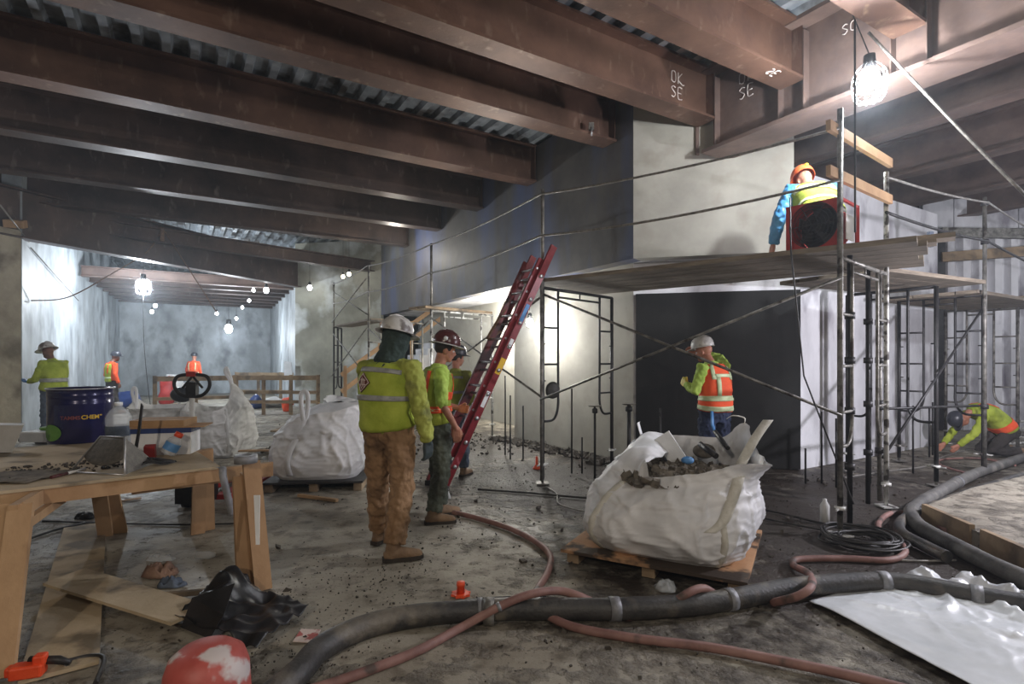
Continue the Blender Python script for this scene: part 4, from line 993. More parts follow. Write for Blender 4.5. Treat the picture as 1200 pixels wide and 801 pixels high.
# second bag, behind the workers
c2 = fl(384, 577); c2.y += .55; c2.x = (380-600)/F*c2.y; c2.z = 0
def sq(c, s, yaw): return [c+RZ(yaw) @ V((x*s, y*s, 0)) for x, y in ((-1, -1), (1, -1), (1, 1), (-1, 1))]
pallet(sq(c2, .56, .1), .10, 'black pallet under the tied white bag', ply='black')
def rim2(th): return .80+.10*math.cos(ang(th, PI*.1))+.04*nz((math.cos(th)*2, math.sin(th)*2, 5)), .0-.1*(.5+.5*math.cos(ang(th, PI)))
b2r, b2p = bulk_bag(c2+Zu*.123, .1, .52, rim2, 'full white bulk bag on a black pallet left of the tan-trousered worker', 8.1, bulge=.16, depth_in=.12, lean=(.05, 0))
mb = MB(); Rr = RZ(.1)
mb.grid(lambda u, v: lerp(b2p(2*PI*u, .985), c2+Zu*.98+V((.08, 0, 0)), v)+Zu*.05*math.sin(v*PI)*nz((u*9, v*3, 1)), 60, 8); mb.build('top_flap', 'bag', b2r)
p_ = onbag(b2p, [(-PI*.58, f) for f in (.08, .35, .6, .82, .97)], c=c2)
strip(p_, .07, (1, 0, 0), 'bag', b2r)
t_ = p_[-1]
MB().tube(sm_path([t_-Zu*.1, t_+V((-.03, -.01, .1)), t_+V((-.04, 0, .26)), t_+V((0, 0, .31)), t_+V((.035, 0, .26)), t_+V((.03, .01, .1)), t_-Zu*.08], 6), .028, 8, fl=.45, up=(1, 0, 0)).build('lifting_loop', 'strap' if 0 else 'bag', b2r)
# third bag further back
c3 = V((-2.35, 8.1, 0)); pallet(sq(c3, .5, .2), .1, 'pallet under the white bag beyond the two workers', ply='black')
bulk_bag(c3+Zu*.123, .2, .46, lambda th: (.80+.05*math.cos(th*2+1), -.02), 'white bulk bag just behind the tied bag, top edge only', 5.5, depth_in=.25, nth=150)
# fourth bag: slumped, with tall loop
c4 = V((-4.75, 8.75, 0))
def rim4(th): return .72+.42*math.exp(-(ang(th, -.15)/.55)**2)+.10*math.exp(-(ang(th, PI*.95)/.4)**2), -.2*math.exp(-(ang(th, -.15)/.6)**2)
b4r, b4p = bulk_bag(c4, .0, .50, rim4, 'slumped white bulk bag with one tall peak behind the pallet jack handle', 1.7, 'bag_dusty', bulge=.06, depth_in=.4, nth=180, amp=.8)
t_ = b4p(-.15, 1)
MB().tube(sm_path([t_-Zu*.2, t_+V((-.02, 0, .02)), t_+V((-.07, 0, .17)), t_+V((-.1, 0, .24)), t_+V((-.12, 0, .17)), t_+V((-.02, -.02, .0)), t_+V((.02, -.05, -.3))], 6), .028, 8, fl=.45, up=(1, 0, 0)).build('lifting_loop', 'bag', b4r)
strip(onbag(b4p, [(-.9, f) for f in (.1, .3, .5, .7, .95)], c=c4), .06, (1, 0, 0), 'bag_dusty', b4r)
c5 = V((-5.75, 9.0, 0))
b5r, b5p = bulk_bag(c5, .3, .46, lambda th: (.74+.12*math.exp(-(ang(th, PI*.9)/.3)**2), .05), 'low half-empty white bulk bag left of the peaked one', 6.2, 'bag_dusty', bulge=.1, depth_in=.4, nth=150)
t_ = b5p(PI*.95, .98)
MB().tube(sm_path([t_-Zu*.3, t_, t_+V((-.03, 0, .15)), t_+V((0, 0, .23)), t_+V((.04, 0, .15)), t_+V((.03, 0, -.3))], 6), .03, 8, fl=.45, up=(1, 0, 0)).build('lifting_loop', 'bag', b5r)
MB().ell(V((-5.02, 8.25, .98)), .17, .14, .12).build('rubbish_sack', 'plastic', label='black rubbish sack resting between the two slumped bags', cat='sack')

# ---------------------------------------------------------------- hoses and cables
def hose(pts, r, mat, label, bands=(), n=14, name='hose', cat='hose', zz=None, jit=.0):
    P = sm_path(pts, 8); rr = [r*(1+jit*nz((p.x*4, p.y*4, 1))) for p in P]
    o = MB().tube(P, rr, n).build(name, mat, label=label, cat=cat)
    for a, w in bands:
        i = min(len(P)-2, int(a*(len(P)-1))); d = (P[i+1]-P[i]).normalized()
        MB().tube([P[i]-d*w/2, P[i]+d*w/2], r*1.09, n).build('tape_band', 'tape', o)
    return o
def F3(L, z): return [fl(x, y, z if len(p) < 1 else p[0]) for x, y, *p in L]
R1 = .062
hose([fl(250, 870, R1)]+F3([(345, 792), (375, 760), (425, 735), (480, 722), (540, 716), (600, 713), (655, 713), (720, 713), (800, 709), (862, 701), (920, 690), (985, 683), (1050, 682), (1110, 692), (1165, 702), (1225, 712)], R1), R1,
     'hose_black', 'thick black concrete hose crossing the foreground floor', ((.34, .03), (.50, .06), (.62, .05), (.80, .06), (.92, .06)), jit=.05)
p = fl(573, 716, R1); d = V((1, 0, 0))
MB().tube([p-d*.03, p+d*.03], R1*1.22, 18).build('hose_coupling', 'steel', label='dark steel coupling on the thick black hose', cat='coupling')
hose(F3([(1225, 528), (1180, 542), (1140, 556), (1105, 574), (1075, 592), (1068, 603), (1080, 618), (1110, 634), (1150, 655), (1200, 678), (1240, 695)], R1), R1, 'hose_grey', 'grey mud-caked hose bending at the right', ((.25, .05),), jit=.08)
hose(F3([(1225, 548), (1150, 572), (1100, 590), (1062, 606), (1055, 622), (1085, 640), (1110, 652)], .05)[:], .045, 'hose_black', 'dark hose lying beside the grey hose', (), jit=.05)
rp = .024
hose(F3([(522, 598, rp), (560, 607, rp), (600, 620, rp), (630, 636, rp), (645, 652, rp), (641, 672, rp), (630, 690, rp), (627, 700, rp+.06)], rp)+[fl(645, 712, .06)], rp, 'hose_pink', 'pink-brown hose running from the ladder foot to the black hose')
hose([fl(330, 818, rp)]+F3([(390, 800), (440, 782), (490, 762), (540, 735)], rp)+[fl(590, 708, .12), fl(625, 695, .155), fl(655, 692, .13), fl(678, 698, .10), fl(700, 708, .03)], rp, 'hose_pink', 'pink-brown hose from the lower left climbing over the black hose', ((.55, .02),))
hose([fl(628, 712, .04)]+F3([(668, 733), (740, 747), (830, 758), (920, 775), (1000, 792), (1090, 815)], rp), rp, 'hose_pink', 'dark pink hose leaving the black hose toward the lower right', (), )
hose([fl(735, 722, rp), fl(775, 716, rp), fl(802, 697, .13), fl(825, 689, .14), at(845, 702, 3.36)], rp, 'hose_pink', 'short pink hose end tucked over the black hose under the pallet')
hose([fl(905, 706, rp), fl(935, 698, .12), fl(951, 686, .15), fl(948, 672, .06)]+F3([(930, 662), (936, 655), (990, 654), (1040, 656), (1060, 648), (1055, 636), (1033, 626), (1030, 612), (1045, 601), (1075, 603), (1110, 622)], rp), rp,
     'hose_pink', 'looping pink hose right of the debris bag')
hose(F3([(1190, 545), (1150, 537), (1105, 538), (1103, 545), (1135, 555)], .02), .016, 'hose_pink', 'thin pink hose loop near the kneeling worker')
hose(F3([(985, 560), (1040, 552), (1090, 545), (1105, 535), (1130, 528)], .015), .012, 'wire', 'pale thin hose along the right wall foot')
def thin(L, r, label, mat='cable', z=None):
    return MB().tube(sm_path([fl(x, y, (p[0] if p else (z or r))) for x, y, *p in L], 7), r, 7).build('cable', mat, label=label, cat='cable')
thin([(790, 585), (850, 592), (900, 598), (960, 612), (1010, 622)], .010, 'black cable from behind the bag to the coil')
thin([(830, 594), (890, 606), (950, 618), (1000, 628)], .009, 'second black cable leading to the coil')
thin([(560, 573), (620, 577), (690, 583), (700, 580)], .012, 'black cable crossing the mud behind the pink hose')
thin([(640, 570), (652, 578), (655, 590), (680, 598), (700, 600)], .008, 'thin curled wire left of the debris bag', 'wire')
thin([(540, 704), (580, 700, .0), (640, 699)], .008, 'thin black cable behind the black hose')
thin([(535, 742), (540, 732), (560, 728)], .007, 'thin grey wire loop below the black hose', 'wire')
thin([(50, 610), (110, 612), (180, 614), (240, 614), (300, 612)], .008, 'black cable under the wooden table')
thin([(10, 640), (60, 622), (100, 612)], .010, 'short thick cable at the left under the table')
thin([(305, 565), (360, 568), (400, 572)], .008, 'dark cable right of the tape roll')
thin([(1040, 655), (1080, 657), (1120, 656)], .009, 'thin grey cable tail right of the coil', 'wire')
co = fl(1010, 636, .01); mb = MB()
random.seed(3)
for k in range(9):
    ra, rb_ = random.uniform(.16, .33), random.uniform(.16, .30); cx, cy = random.uniform(-.05, .05), random.uniform(-.06, .06)
    mb.tube([co+V((cx+ra*math.cos(2*PI*i/36), cy+rb_*math.sin(2*PI*i/36), .012+k*.007+.006*math.sin(3*2*PI*i/36+k))) for i in range(36)], .010, 7, closed=True)
mb.build('cable_coil', 'cable', label='coil of black cable at the foot of the nearest scaffold leg', cat='coil')

# small bits on the floor
q = fl(540, 697); r = root('orange_spacer', q, 'small orange plastic base lying on the slab', 'base')
pl = [q+V((math.cos(2*PI*k/16)*(.065 if k % 2 else .05), math.sin(2*PI*k/16)*(.065 if k % 2 else .05), .002)) for k in range(16)]
MB().prism(pl, (0, 0, .014)).build('flange', 'orange', r); MB().lathe([(.001, .014), (.026, .014), (.024, .06), (.028, .062), (.026, .085), (.001, .085)], q, 14).build('stub', 'orange', r)
q = fl(629, 549); MB().lathe([(.001, .0), (.06, 0), (.055, .02), (.02, .06), (.015, .17), (.001, .17)], q, 12).build('orange_cone', 'orange', label='tiny orange cone at the foot of the scaffold post', cat='cone')
mb = MB(); q = fl(521, 583); mb.prism([q+V(p) for p in ((-.07, -.03, 0), (.07, -.03, 0), (.03, .0, .11), (-.0, .0, .12))], (0, .02, 0)); mb.build('paper_scrap', 'white', label='small white folded scrap at the ladder foot', cat='scrap')
q = fl(988, 612); r = root('water_bottle', q, 'muddy white bottle standing by the cable coil', 'bottle'); MB().lathe([(.001, 0), (.04, 0), (.04, .16), (.018, .2), (.018, .22), (.001, .22)], q+V((-.17, 0, 0)), 14).build('bottle_body', 'bag_dusty', r)
# mud clods (uncountable)
mb = MB(); random.seed(11)
def cl():
    while True:
        x = random.gauss(2.2, 2.4); y = random.gauss(5.6, 2.2)
        U_, V_ = .8535*x+.5211*y, -.5211*x+.8535*y
        if y < 2.0 or y > 12 or x < -2.2 or (U_ > 5.35 and V_ > 5.6) or (U_+V_ > 11.2 and V_ > 4 and U_ < 7.6) or (U_ > 7 and V_ > 4.1): continue
        d = min(1, max(0, nz((x*1.1, y*1.1, 9))+.55))
        if random.random() < d: return V((x, y, .004))
chunks(mb, 1500, cl, .003, .010, .7)
chunks(mb, 60, cl, .012, .028, .5)
chunks(mb, 500, lambda: V((random.uniform(-1.6, -.6), random.uniform(2.6, 4.2), .003)), .002, .006)
def c2_():
    y = random.uniform(8.5, 13); return V((min(random.gauss(-1.2, 1.5), (5.2-.5211*y)/.8535-random.random()), y, .005))
chunks(mb, 400, c2_, .01, .03)
mb.build('mud_clods', 'mud', label='scattered dark mud clods and crumbs over the wet slab', cat='mud', kind='stuff')
mb = MB()
for i in range(240):
    t = random.random(); p = lerp(W(5.5, 9), W(5.6, 5.6), t)+V((random.uniform(-.45, -.05), random.uniform(-.3, .0), .02)); chunks(mb, 1, lambda: p, .02, .06)
mb.build('rubble_row', 'mud', label='row of dark rubble along the foot of the cream wall', cat='rubble', kind='stuff')
# raised timber-edged slab at right
a, b = fl(1083, 607), fl(1083, 607)
P = [fl(1080, 610), fl(1235, 685), fl(1290, 640), fl(1240, 560), fl(1140, 585)]
MB().prism([V((p.x, p.y, 0)) for p in P], (0, 0, .13)).build('raised_slab', 'floor', label='low raised slab with muddy top at the right edge', cat='slab')
pa, pb = V((P[0].x, P[0].y-.03, 0)), V((P[1].x, P[1].y-.03, 0)); dd = pb-pa
MB().bar(pa+Zu*.085, pa+dd*.44+Zu*.085, .04, .165).build('edge_board', 'wood_old', label='left edging board of the raised slab', cat='board', group='edging boards')
MB().bar(pa+dd*.52+Zu*.085, pb+Zu*.085, .04, .165).build('edge_board', 'wood_old', label='right edging board of the raised slab', cat='board', group='edging boards')
# white plastic sheet, lower right
cA, cB, cC, cD = fl(948, 706), fl(1052, 676), fl(1290, 725), fl(1230, 860)
def sh(u, v):
    p = lerp(lerp(cA, cB, v), lerp(cD, cC, v), u); n = 1-abs(nz((p.x*3.2+p.y*1.5, p.y*2.2, 3)))*2
    n2 = 1-abs(nz((p.x*7+p.y*3, p.y*6-p.x*2, 8)))*2.4; n3 = 1-abs(nz((p.x*15, p.y*13, 5)))*2.4
    fr = .15+.85*min(1, max(0, v*1.6-.25)); z = .03+.05*max(0, n)**4*fr+(.022*max(0, n2)**4+.006*max(0, n3)**4)*min(1, u*5+.1)*fr
    if v > .8: z += .14*((v-.8)/.2)*max(0, nz((u*9, 2, 4))+.25)
    z *= min(1, .3+u*5)
    return V((p.x, p.y, max(.014, z)))
MB().grid(sh, 90, 70).build('plastic_sheet', 'sheet', label='crumpled white plastic sheet at the lower right', cat='sheet', mods=(('SOLIDIFY', dict(thickness=.003)),))

# ---------------------------------------------------------------- table and sawhorses
TZ = .745
fa, fb = fl(-60, 586, TZ), fl(258, 549, TZ); u_ = (fb-fa).normalized(); v_ = V((-u_.y, u_.x, 0)); fa = fb-u_*2.44
MB().prism([fa+v_*.905, fb+v_*.905-u_*.28, fb+v_*2.0-u_*.28, fb-u_*1.3+v_*2.0, fb-u_*1.3+v_*2.6, fa+v_*2.6], (0, 0, .018)).build('plywood_sheet', 'ply', label='second plywood sheet behind the first, carrying the drum', cat='plywood')
MB().prism([fa, fb, fb+v_*.9, fa+v_*.9], (0, 0, .018)).build('plywood_sheet', 'ply', label='dusty plywood table top on sawhorses at left', cat='plywood')
def sawhorse(c, d, n, L, label, z=TZ-.002, spl=.17, beam=1.0):
    r = root('sawhorse', c, label, 'sawhorse', 'sawhorses')
    a, b = c-d*L/2, c+d*L/2
    MB().bar(a+Zu*(z-.045), lerp(a, b, beam)+Zu*(z-.045), .04, .088).build('top_beam', 'wood', r)
    MB().bar(a+Zu*(z-.115)+n*.04, lerp(a, b, beam)+Zu*(z-.115)+n*.04, .035, .05).build('ledger', 'wood', r)
    for e in (-1, 1):
        p = c+d*e*(L/2-.1)
        for s in (-1, 1):
            MB().bar(p+n*(s*.025)+d*e*(.05+.02*s)+Zu*(z+(.085 if spl < .3 and e < 0 and s > 0 else -.01)), p+n*(s*.045+.02)+d*e*(spl+.03*s)+Zu*.003, .105, .038, d).build('leg', 'wood', r)
    return r
h1 = fl(297, 552, TZ)-v_*.0; h1.z = 0
sawhorse(h1+v_*.62+u_*-.06, v_, u_, 1.45, 'right sawhorse carrying the duct tape roll', beam=.09)
h2 = fl(30, 585, TZ); h2.z = 0
d2 = V((-.42, .907, 0)); sawhorse(h2+d2*.75-u_*.02, d2, V((.907, .42, 0)), 1.7, 'left sawhorse at the picture edge', spl=.42)
MB().bar(fb+Zu*-.058+u_*-.5+v_*.075, fb+Zu*-.058+u_*.37+v_*.075, .036, .105).build('table_rail', 'wood', label='short doubled rail end sticking out beyond the right sawhorse leg', cat='rail')
MB().bar(fb+Zu*-.045-u_*2.3-v_*-.03, fb+Zu*-.045+u_*.34-v_*-.03, .038, .088).build('table_rail', 'wood', label='two-by-four rail under the front edge of the table', cat='rail')
# tape roll and hanging strip, white strip on leg
q = at(288, 541, 3.52); q.z = TZ+.088
r = root('tape_roll', q, 'grey duct tape roll on the end of the right sawhorse', 'tape')
MB().lathe([(.038, 0), (.07, 0), (.07, .05), (.038, .05), (.038, 0)], q+Zu*.003, 28).build('roll', 'tape', r)
t0 = fl(258, 548, TZ+.02)+v_*.03
strip([t0+Zu*.003, t0-v_*.05+u_*.01+Zu*.0, t0-v_*.065+u_*.012-Zu*.06, t0-v_*.07+u_*.04-Zu*.20, t0-v_*.07+u_*.07-Zu*.33], .048, u_, 'tape', None, 'tape_strip', .002)
o = bpy.data.objects['tape_strip']; tag(o, 'grey tape strip hanging off the table edge', 'tape')
p0 = at(301, 580, 3.42); p1 = at(302, 638, 3.28)
MB().prism([p0+V((-.02, 0, 0)), p0+V((.02, 0, 0)), p1+V((0.01, 0, 0)), p1+V((-.012, 0, 0))], (0, .004, 0)).build('white_strip', 'white', label='white tapered strip stuck on the right sawhorse leg', cat='strip')
# drum
dq = fl(95, 522, TZ+.018); dq = fl(95, 516, TZ+.018)
r = root('drum', dq, 'navy blue steel drum with yellow lettering on the table', 'drum')
k = dq.y*64/F/2
MB().lathe([(.001, 0), (k*.95, 0), (k*.965, .01), (k*.97, .72*k*2*.94), (k*.985, .76*k*2*.94), (k*.97, .775*k*2*.94), (k*.975, .88*k*2*.94), (k*.99, .9*k*2*.94), (k*.975, .915*k*2*.94), (k*.985, 1.88*k), (k*1.01, 1.89*k), (k*1.01, 1.93*k), (k*.97, 1.93*k), (k*.97, 1.9*k), (.001, 1.89*k)], dq, 48).build('drum_body', 'drum', r)
MB().lathe([(k*.99, 1.90*k), (k*1.025, 1.90*k), (k*1.025, 1.945*k), (k*.97, 1.945*k)], dq, 48).build('lid_ring', 'alu', r)
def wrap_text(txt, size, mat, a0, z, name):
    cu = bpy.data.curves.new('t', 'FONT'); cu.body = txt; cu.size = size; cu.extrude = .0; cu.align_x = 'LEFT'; cu.offset = .0012
    ob = bpy.data.objects.new('t', cu); me = bpy.data.meshes.new_from_object(ob); bpy.data.objects.remove(ob)
    mx = max(v.co.x for v in me.vertices)
    for v in me.vertices:
        a = a0+v.co.x/(k*.98); v.co = dq+V((math.cos(a)*(k*.98), math.sin(a)*(k*.98), z+v.co.y))
    me.materials.clear(); me.materials.append(MT[mat]); o = bpy.data.objects.new(name, me); COL.objects.link(o); o.parent = r; o.matrix_parent_inverse = Matrix.Translation(-dq)
    return mx/(k*.98)
fa_ = math.atan2(-dq.y, -dq.x)
w_ = wrap_text('TAMMS', .045, 'dullred', fa_-.62, .86*k, 'lettering')
w2 = wrap_text('CHEM', .050, 'yellow', fa_-.62+w_+.02, .86*k, 'lettering'); wrap_text('™', .022, 'yellow', fa_-.62+w_+w2+.04, .93*k, 'lettering')
mb = MB(); 
mb.grid(lambda u, v: dq+V((math.cos(fa_-1.0+.42*k*v*math.cos(2*PI*u)/k)*(k*.99), math.sin(fa_-1.0+.42*k*v*math.cos(2*PI*u)/k)*(k*.99), .40*k+.29*k*v*math.sin(2*PI*u))), 28, 2); mb.build('round_sticker', 'green', r)
# water jug
def jug(px, py, w, h, label, cap='white', lab='denim_grey'):
    q = fl(px, py, TZ+.018); s = q.y/F; R_ = w*s/2; H_ = h*s
    r = root('water_jug', q, label, 'jug')
    MB().lathe([(.001, 0), (R_*.95, 0), (R_, .02), (R_, H_*.62), (R_*.97, H_*.68), (R_*.72, H_*.8), (R_*.3, H_*.9), (R_*.28, H_*.95), (.001, H_*.95)], q, 24).build('jug_body', 'clear', r)
    MB().lathe([(R_*1.01, H_*.22), (R_*1.01, H_*.46)], q, 24).build('label_band', lab, r); MB().lathe([(.001, H_), (R_*.32, H_), (R_*.32, H_*.92), (.001, H_*.92)], q, 16).build('cap', cap, r)
jug(139, 521, 26, 50, 'clear water jug with grey label just right of the drum')
# sprayed bottle lying: orange cap, blue label
q = fl(196, 536, TZ+.018); s = q.y/F
r = root('water_bottle', q, 'clear bottle with orange cap and blue label', 'bottle'); Rt = RZ(.5)@RY(.5)
MB().lathe([(.001, 0), (.05, 0), (.053, .01), (.053, .10), (.03, .13), (.018, .14), (.001, .14)], q+Zu*.03, 20, Rt).build('bottle_body', 'clear', r)
MB().lathe([(.0545, .03), (.0545, .09)], q+Zu*.03, 20, Rt).build('label_band', 'lblue', r); MB().lathe([(.001, .14), (.03, .14), (.03, .175), (.001, .175)], q+Zu*.03, 16, Rt).build('cap', 'orange', r)
q = fl(176, 537, TZ+.018); MB().box(q+Zu*.05, (.07, .06, .1), RZ(.4)@RX(.2)).build('red_can', 'fan_red', label='crushed red container in front of the box', cat='container')
# box with cardboard on top
q = fl(184, 533, TZ+.018); s = q.y/F; r = root('carton', q, 'white and dark blue carton behind the screen', 'carton')
Rk = RZ(.25); w = 62*s; MB().box(q+V((0, .12, .085)), (w, .24, .17), Rk).build('carton_body', 'white', r); MB().box(q+V((0, .12, .19)), (w*1.02, .25, .04), Rk).build('carton_lid', 'blue', r)
for i, (lb, ww, hh, dx) in enumerate((('long thin cardboard sheet on the carton', 1.25, .008, .05), ('folded cardboard flap on top of the carton', .95, .05, -.02))):
    MB().box(q+V((dx, .12, .216+i*.03)), (w*ww, .24, hh), RZ(.25-.1*i)@RX(.02)).build('cardboard_sheet', 'card', label=lb, cat='cardboard')
q = at(162, 500, 3.9); MB().prism([q+V(p) for p in ((-.03, 0, -.15), (-.01, 0, -.15), (.012, 0, -.02), (.03, 0, .15), (.018, 0, .17), (-.006, 0, -.02))], (0, .012, 0)).build('putty_knife', 'black', label='black long-handled scraper leaning on the carton', cat='scraper')
# bent wire screen
r = root('wire_screen', fl(125, 552, TZ+.02), 'bent grey wire mesh screen on the table', 'screen')
ta, tb, tc, td = fl(82, 553, TZ+.022), fl(146, 556, TZ+.022), at(146, 512, 3.62), at(118, 511, 3.72)
ext = v_*.20
MB().tube([ta, td, tc, tb], .007, 6).build('wire_rim', 'alu', r)
MB().tube([ta, tb], .006, 6).build('wire_rim', 'alu', r)
def scr(u, v):
    top = lerp(td, tc, u); bot = lerp(ta, tb, u); sag = 4*u*(1-u)*.05
    b = lerp(top, bot, .55+sag*5); return lerp(top, b, v)
MB().grid(scr, 12, 8).build('mesh_face', 'mesh_grey', r, mods=(('SOLIDIFY', dict(thickness=.003)),))
te = fl(172, 545, TZ+.022); MB().add([tc, tb, te+V((0, .1, 0))], [(0, 1, 2)]).build('mesh_wing', 'mesh_grey', r, mods=(('SOLIDIFY', dict(thickness=.003)),))
# marker, cable ties, scraps on table
a, b = fl(60, 559, TZ+.03), fl(100, 549, TZ+.03)
r = root('marker_pen', a, 'white and brown marker pen near the table edge', 'pen')
MB().tube([a, lerp(a, b, .45)], .010, 10).build('cap', 'hat_brown', r); MB().tube([lerp(a, b, .45), b], .009, 10).build('barrel', 'white', r)
mb = MB(); c = fl(176, 544, TZ+.03); random.seed(5)
for i in range(9):
    o1 = V((random.uniform(-.02, .02), random.uniform(-.03, .03), random.uniform(0, .025)))
    mb.tube(sm_path([c-u_*.14+o1, c-u_*.06+v_*random.uniform(-.05, .05)+o1, c+v_*random.uniform(-.04, .04)+o1+Zu*.02, c+u_*.08+v_*random.uniform(-.05, .05)+o1, c+u_*.15+o1*.3], 5), .0045, 5)
mb.build('cable_bundle', 'black', label='tangled bundle of black zip ties in front of the screen', cat='bundle')
q = fl(20, 560, TZ+.018); MB().grid(lambda u, v: q+V(((u-.5)*.42, (v-.5)*.34, .01+.02*abs(nz((u*5, v*5, 2))))), 16, 12).build('dirt_cloth', 'stone', label='flattened dusty cloth at the left of the table', cat='cloth', mods=(('SOLIDIFY', dict(thickness=.004)),))
mb = MB(); chunks(mb, 260, lambda: fb-u_*random.uniform(.5, 1.7)+v_*random.uniform(.35, .85)+Zu*.022, .003, .014); mb.build('table_dirt', 'mud', label='crumbs of dirt strewn over the back of the table', cat='dirt', kind='stuff')
q = fl(60, 515, TZ+.018); MB().bar(q+V((0, .02, .0)), q+V((0, .02, .19)), .05, .03, (0, 1, 0)).build('timber_stub', 'wood_old', label='short upright timber stub left of the drum', cat='timber')
# white box and grey panel at far left behind the table
a = fl(45, 517, TZ+.018); a.z += .106; MB().box(a+V((0, .1, -.06)), (.26, .3, .09)).build('white_tray', 'white', label='flat white tray left of the drum', cat='tray')
MB().tube([a+V((-.14, -.03, -.09)), a+V((.12, -.03, -.085))], .02, 10).build('dark_tube', 'black', label='dark tube in front of the white tray', cat='tube')
MB().ell(a+V((.0, .1, .0)), .07, .05, .022).build('green_gloves', 'green', label='green work gloves on the white tray', cat='gloves')
MB().prism([at(-70, 497, 4.3), at(28, 498, 4.3), at(14, 530, 4.3), at(-70, 530, 4.3)], (-.12, .14, 0)).build('grey_panel', 'bag_dusty', label='pale grey tilted panel at the left edge', cat='panel')
# pallet jack
q = fl(222, 560); q = V((-3.25, 5.45, 0)); q.x = (224-600)/F*5.45
r = root('pallet_jack', q, 'pallet jack with loop handle and orange stripes', 'pallet jack')
top = at(225, 452, 5.45); Yd = V((0, 0, 0))
MB().tube([q+Zu*.25, top-Zu*.12], .026, 12).build('handle_shaft', 'bag_dusty', r)
MB().tube([q+Zu*.25, q+Zu*.62], .045, 12).build('shaft_sleeve', 'black', r)
MB().tube(sm_path([top+V((x*.17, 0, z*.11)) for x, z in ((-1, .6), (-.6, 1), (.6, 1), (1, .6), (1, -.2), (.5, -.9), (-.5, -.9), (-1, -.2))], 5, True), .017, 9, closed=True).build('handle_loop', 'black', r)
MB().box(top+V((0, 0, -.03)), (.1, .05, .14)).build('control_head', 'black', r)
MB().tube([top+V((0, .01, .1)), top+V((.1, .01, -.02))], .012, 8).build('lever', 'black', r); MB().tube([top+V((0, .01, .1)), top+V((-.1, .01, -.02))], .012, 8).build('lever', 'black', r)
MB().box(top+V((0, 0, .12)), (.09, .05, .05)).build('red_lever_guard', 'fan_red', r)
MB().box(q+V((0, .1, .16)), (.3, .25, .2)).build('pump_body', 'black', r)
for s in (-1, 1):
    MB().box(q+V((s*.2, .8, .075)), (.16, 1.2, .05)).build('fork', 'fan_red', r); MB().lathe([(.001, -.03), (.06, -.03), (.06, .03), (.001, .03)], q+V((s*.09, .08, .06)), 14, RY(PI/2)).build('wheel', 'black', r)

# floor stuff at left
def board(p, q, w, th, label, mat='ply', z=0.0, name='board', zl=None):
    p, q = V(p), V(q); return MB().bar(p+Zu*(z+th/2), q+Zu*((zl if zl is not None else z)+th/2), w, th).build(name, mat, label=label, cat='board')
board(fl(70, 790), fl(100, 617), .30, .02, 'long dusty plank lying on the floor under the table', name='floor_plank')
MB().prism([fl(50, 686, .07), fl(200, 733, .05), fl(246, 712, .05), fl(100, 668, .07)], (0, 0, .018)).build('plywood_offcut', 'ply', label='plywood offcut propped on the floor plank', cat='plywood')
MB().bar(fl(160, 700, .03), fl(270, 690, .03), .03, .03).build('batten', 'wood_old', label='thin batten under the plywood offcut', cat='batten')
MB().bar(fl(350, 580, .02), fl(395, 586, .02), .04, .03).build('batten', 'wood', label='thin batten at the foot of the black pallet', cat='batten')
MB().bar(fl(120, 590, .01), fl(165, 583, .01), .05, .012).build('wood_sliver', 'wood', label='pale wood sliver on the floor beneath the table', cat='sliver')
MB().bar(fl(280, 528, .1), fl(330, 527, .1), .09, .02).build('wood_sliver', 'wood', label='pale plank end behind the tape roll', cat='plank')
# black plastic bag
cA, cB, cC, cD = fl(205, 735), fl(300, 770), fl(362, 722), fl(270, 690)
def pb_(u, v):
    p = lerp(lerp(cA, cB, u), lerp(cD, cC, u), v)
    z = .02+.17*math.exp(-((u-.22)/.2)**2)*math.exp(-((v-.62)/.4)**2)+.06*max(0, 1-abs(nz((p.x*6, p.y*6, 3)))*2.4)+.03*nz((p.x*9, p.y*9, 7))
    return V((p.x, p.y, max(.012, z)))
MB().grid(pb_, 60, 50).build('black_plastic_bag', 'plastic', label='crumpled black plastic sheet bag by the sawhorse foot', cat='plastic bag', mods=(('SOLIDIFY', dict(thickness=.003)),))
tq = [fl(212, 735, .02), fl(225, 700, .18), fl(275, 683, .25), fl(262, 720, .12), fl(245, 748, .03)]
mb = MB(); mb.add([tq[0], tq[1], tq[2], tq[3], tq[4]], [(0, 3, 1), (1, 3, 2), (0, 4, 3)]); mb.build('raised_fold', 'plastic', bpy.data.objects['black_plastic_bag'], mods=(('SOLIDIFY', dict(thickness=.004)),))
MB().prism([fl(343, 752, .004), fl(367, 753, .004), fl(376, 738, .004), fl(353, 737, .004)], (0, 0, .004)).build('card_scrap', 'pinkcard', label='stained pinkish card scrap right of the black plastic', cat='scrap')
# rags and wrappers
def blobm(px, py, sx, sy, sz, mat, name, label, cat, seed):
    q = fl(px, py); mb = MB()
    def g(u, v):
        a = 2*PI*u; k = v*(1+.35*nz((math.cos(a)*1.6, math.sin(a)*1.6, seed)))
        x, y = math.cos(a)*k*sx*1.2, math.sin(a)*k*sy*1.2
        h = sz*1.7*max(0, 1-v**4)**.8*(.25+.9*max(0, 1-abs(nz((x*22+seed, y*22, seed)))*2.6))
        return V((q.x+x, q.y+y, .004+h+.004*abs(nz((x*60, y*60, 2)))))
    mb.grid(g, 36, 14)
    return mb.build(name, mat, label=label, cat=cat, mods=(('SOLIDIFY', dict(thickness=.002)),))
blobm(188, 674, .10, .06, .045, 'cloth_rag', 'rag', 'crumpled brown rag on the floor under the table', 'rag', 1)
blobm(200, 686, .075, .05, .03, 'denim_grey', 'rag', 'grey rag lying against the brown rag', 'rag', 4)
blobm(188, 656, .09, .035, .02, 'clear', 'wrapper', 'shiny clear wrapper behind the brown rag', 'wrapper', 7)
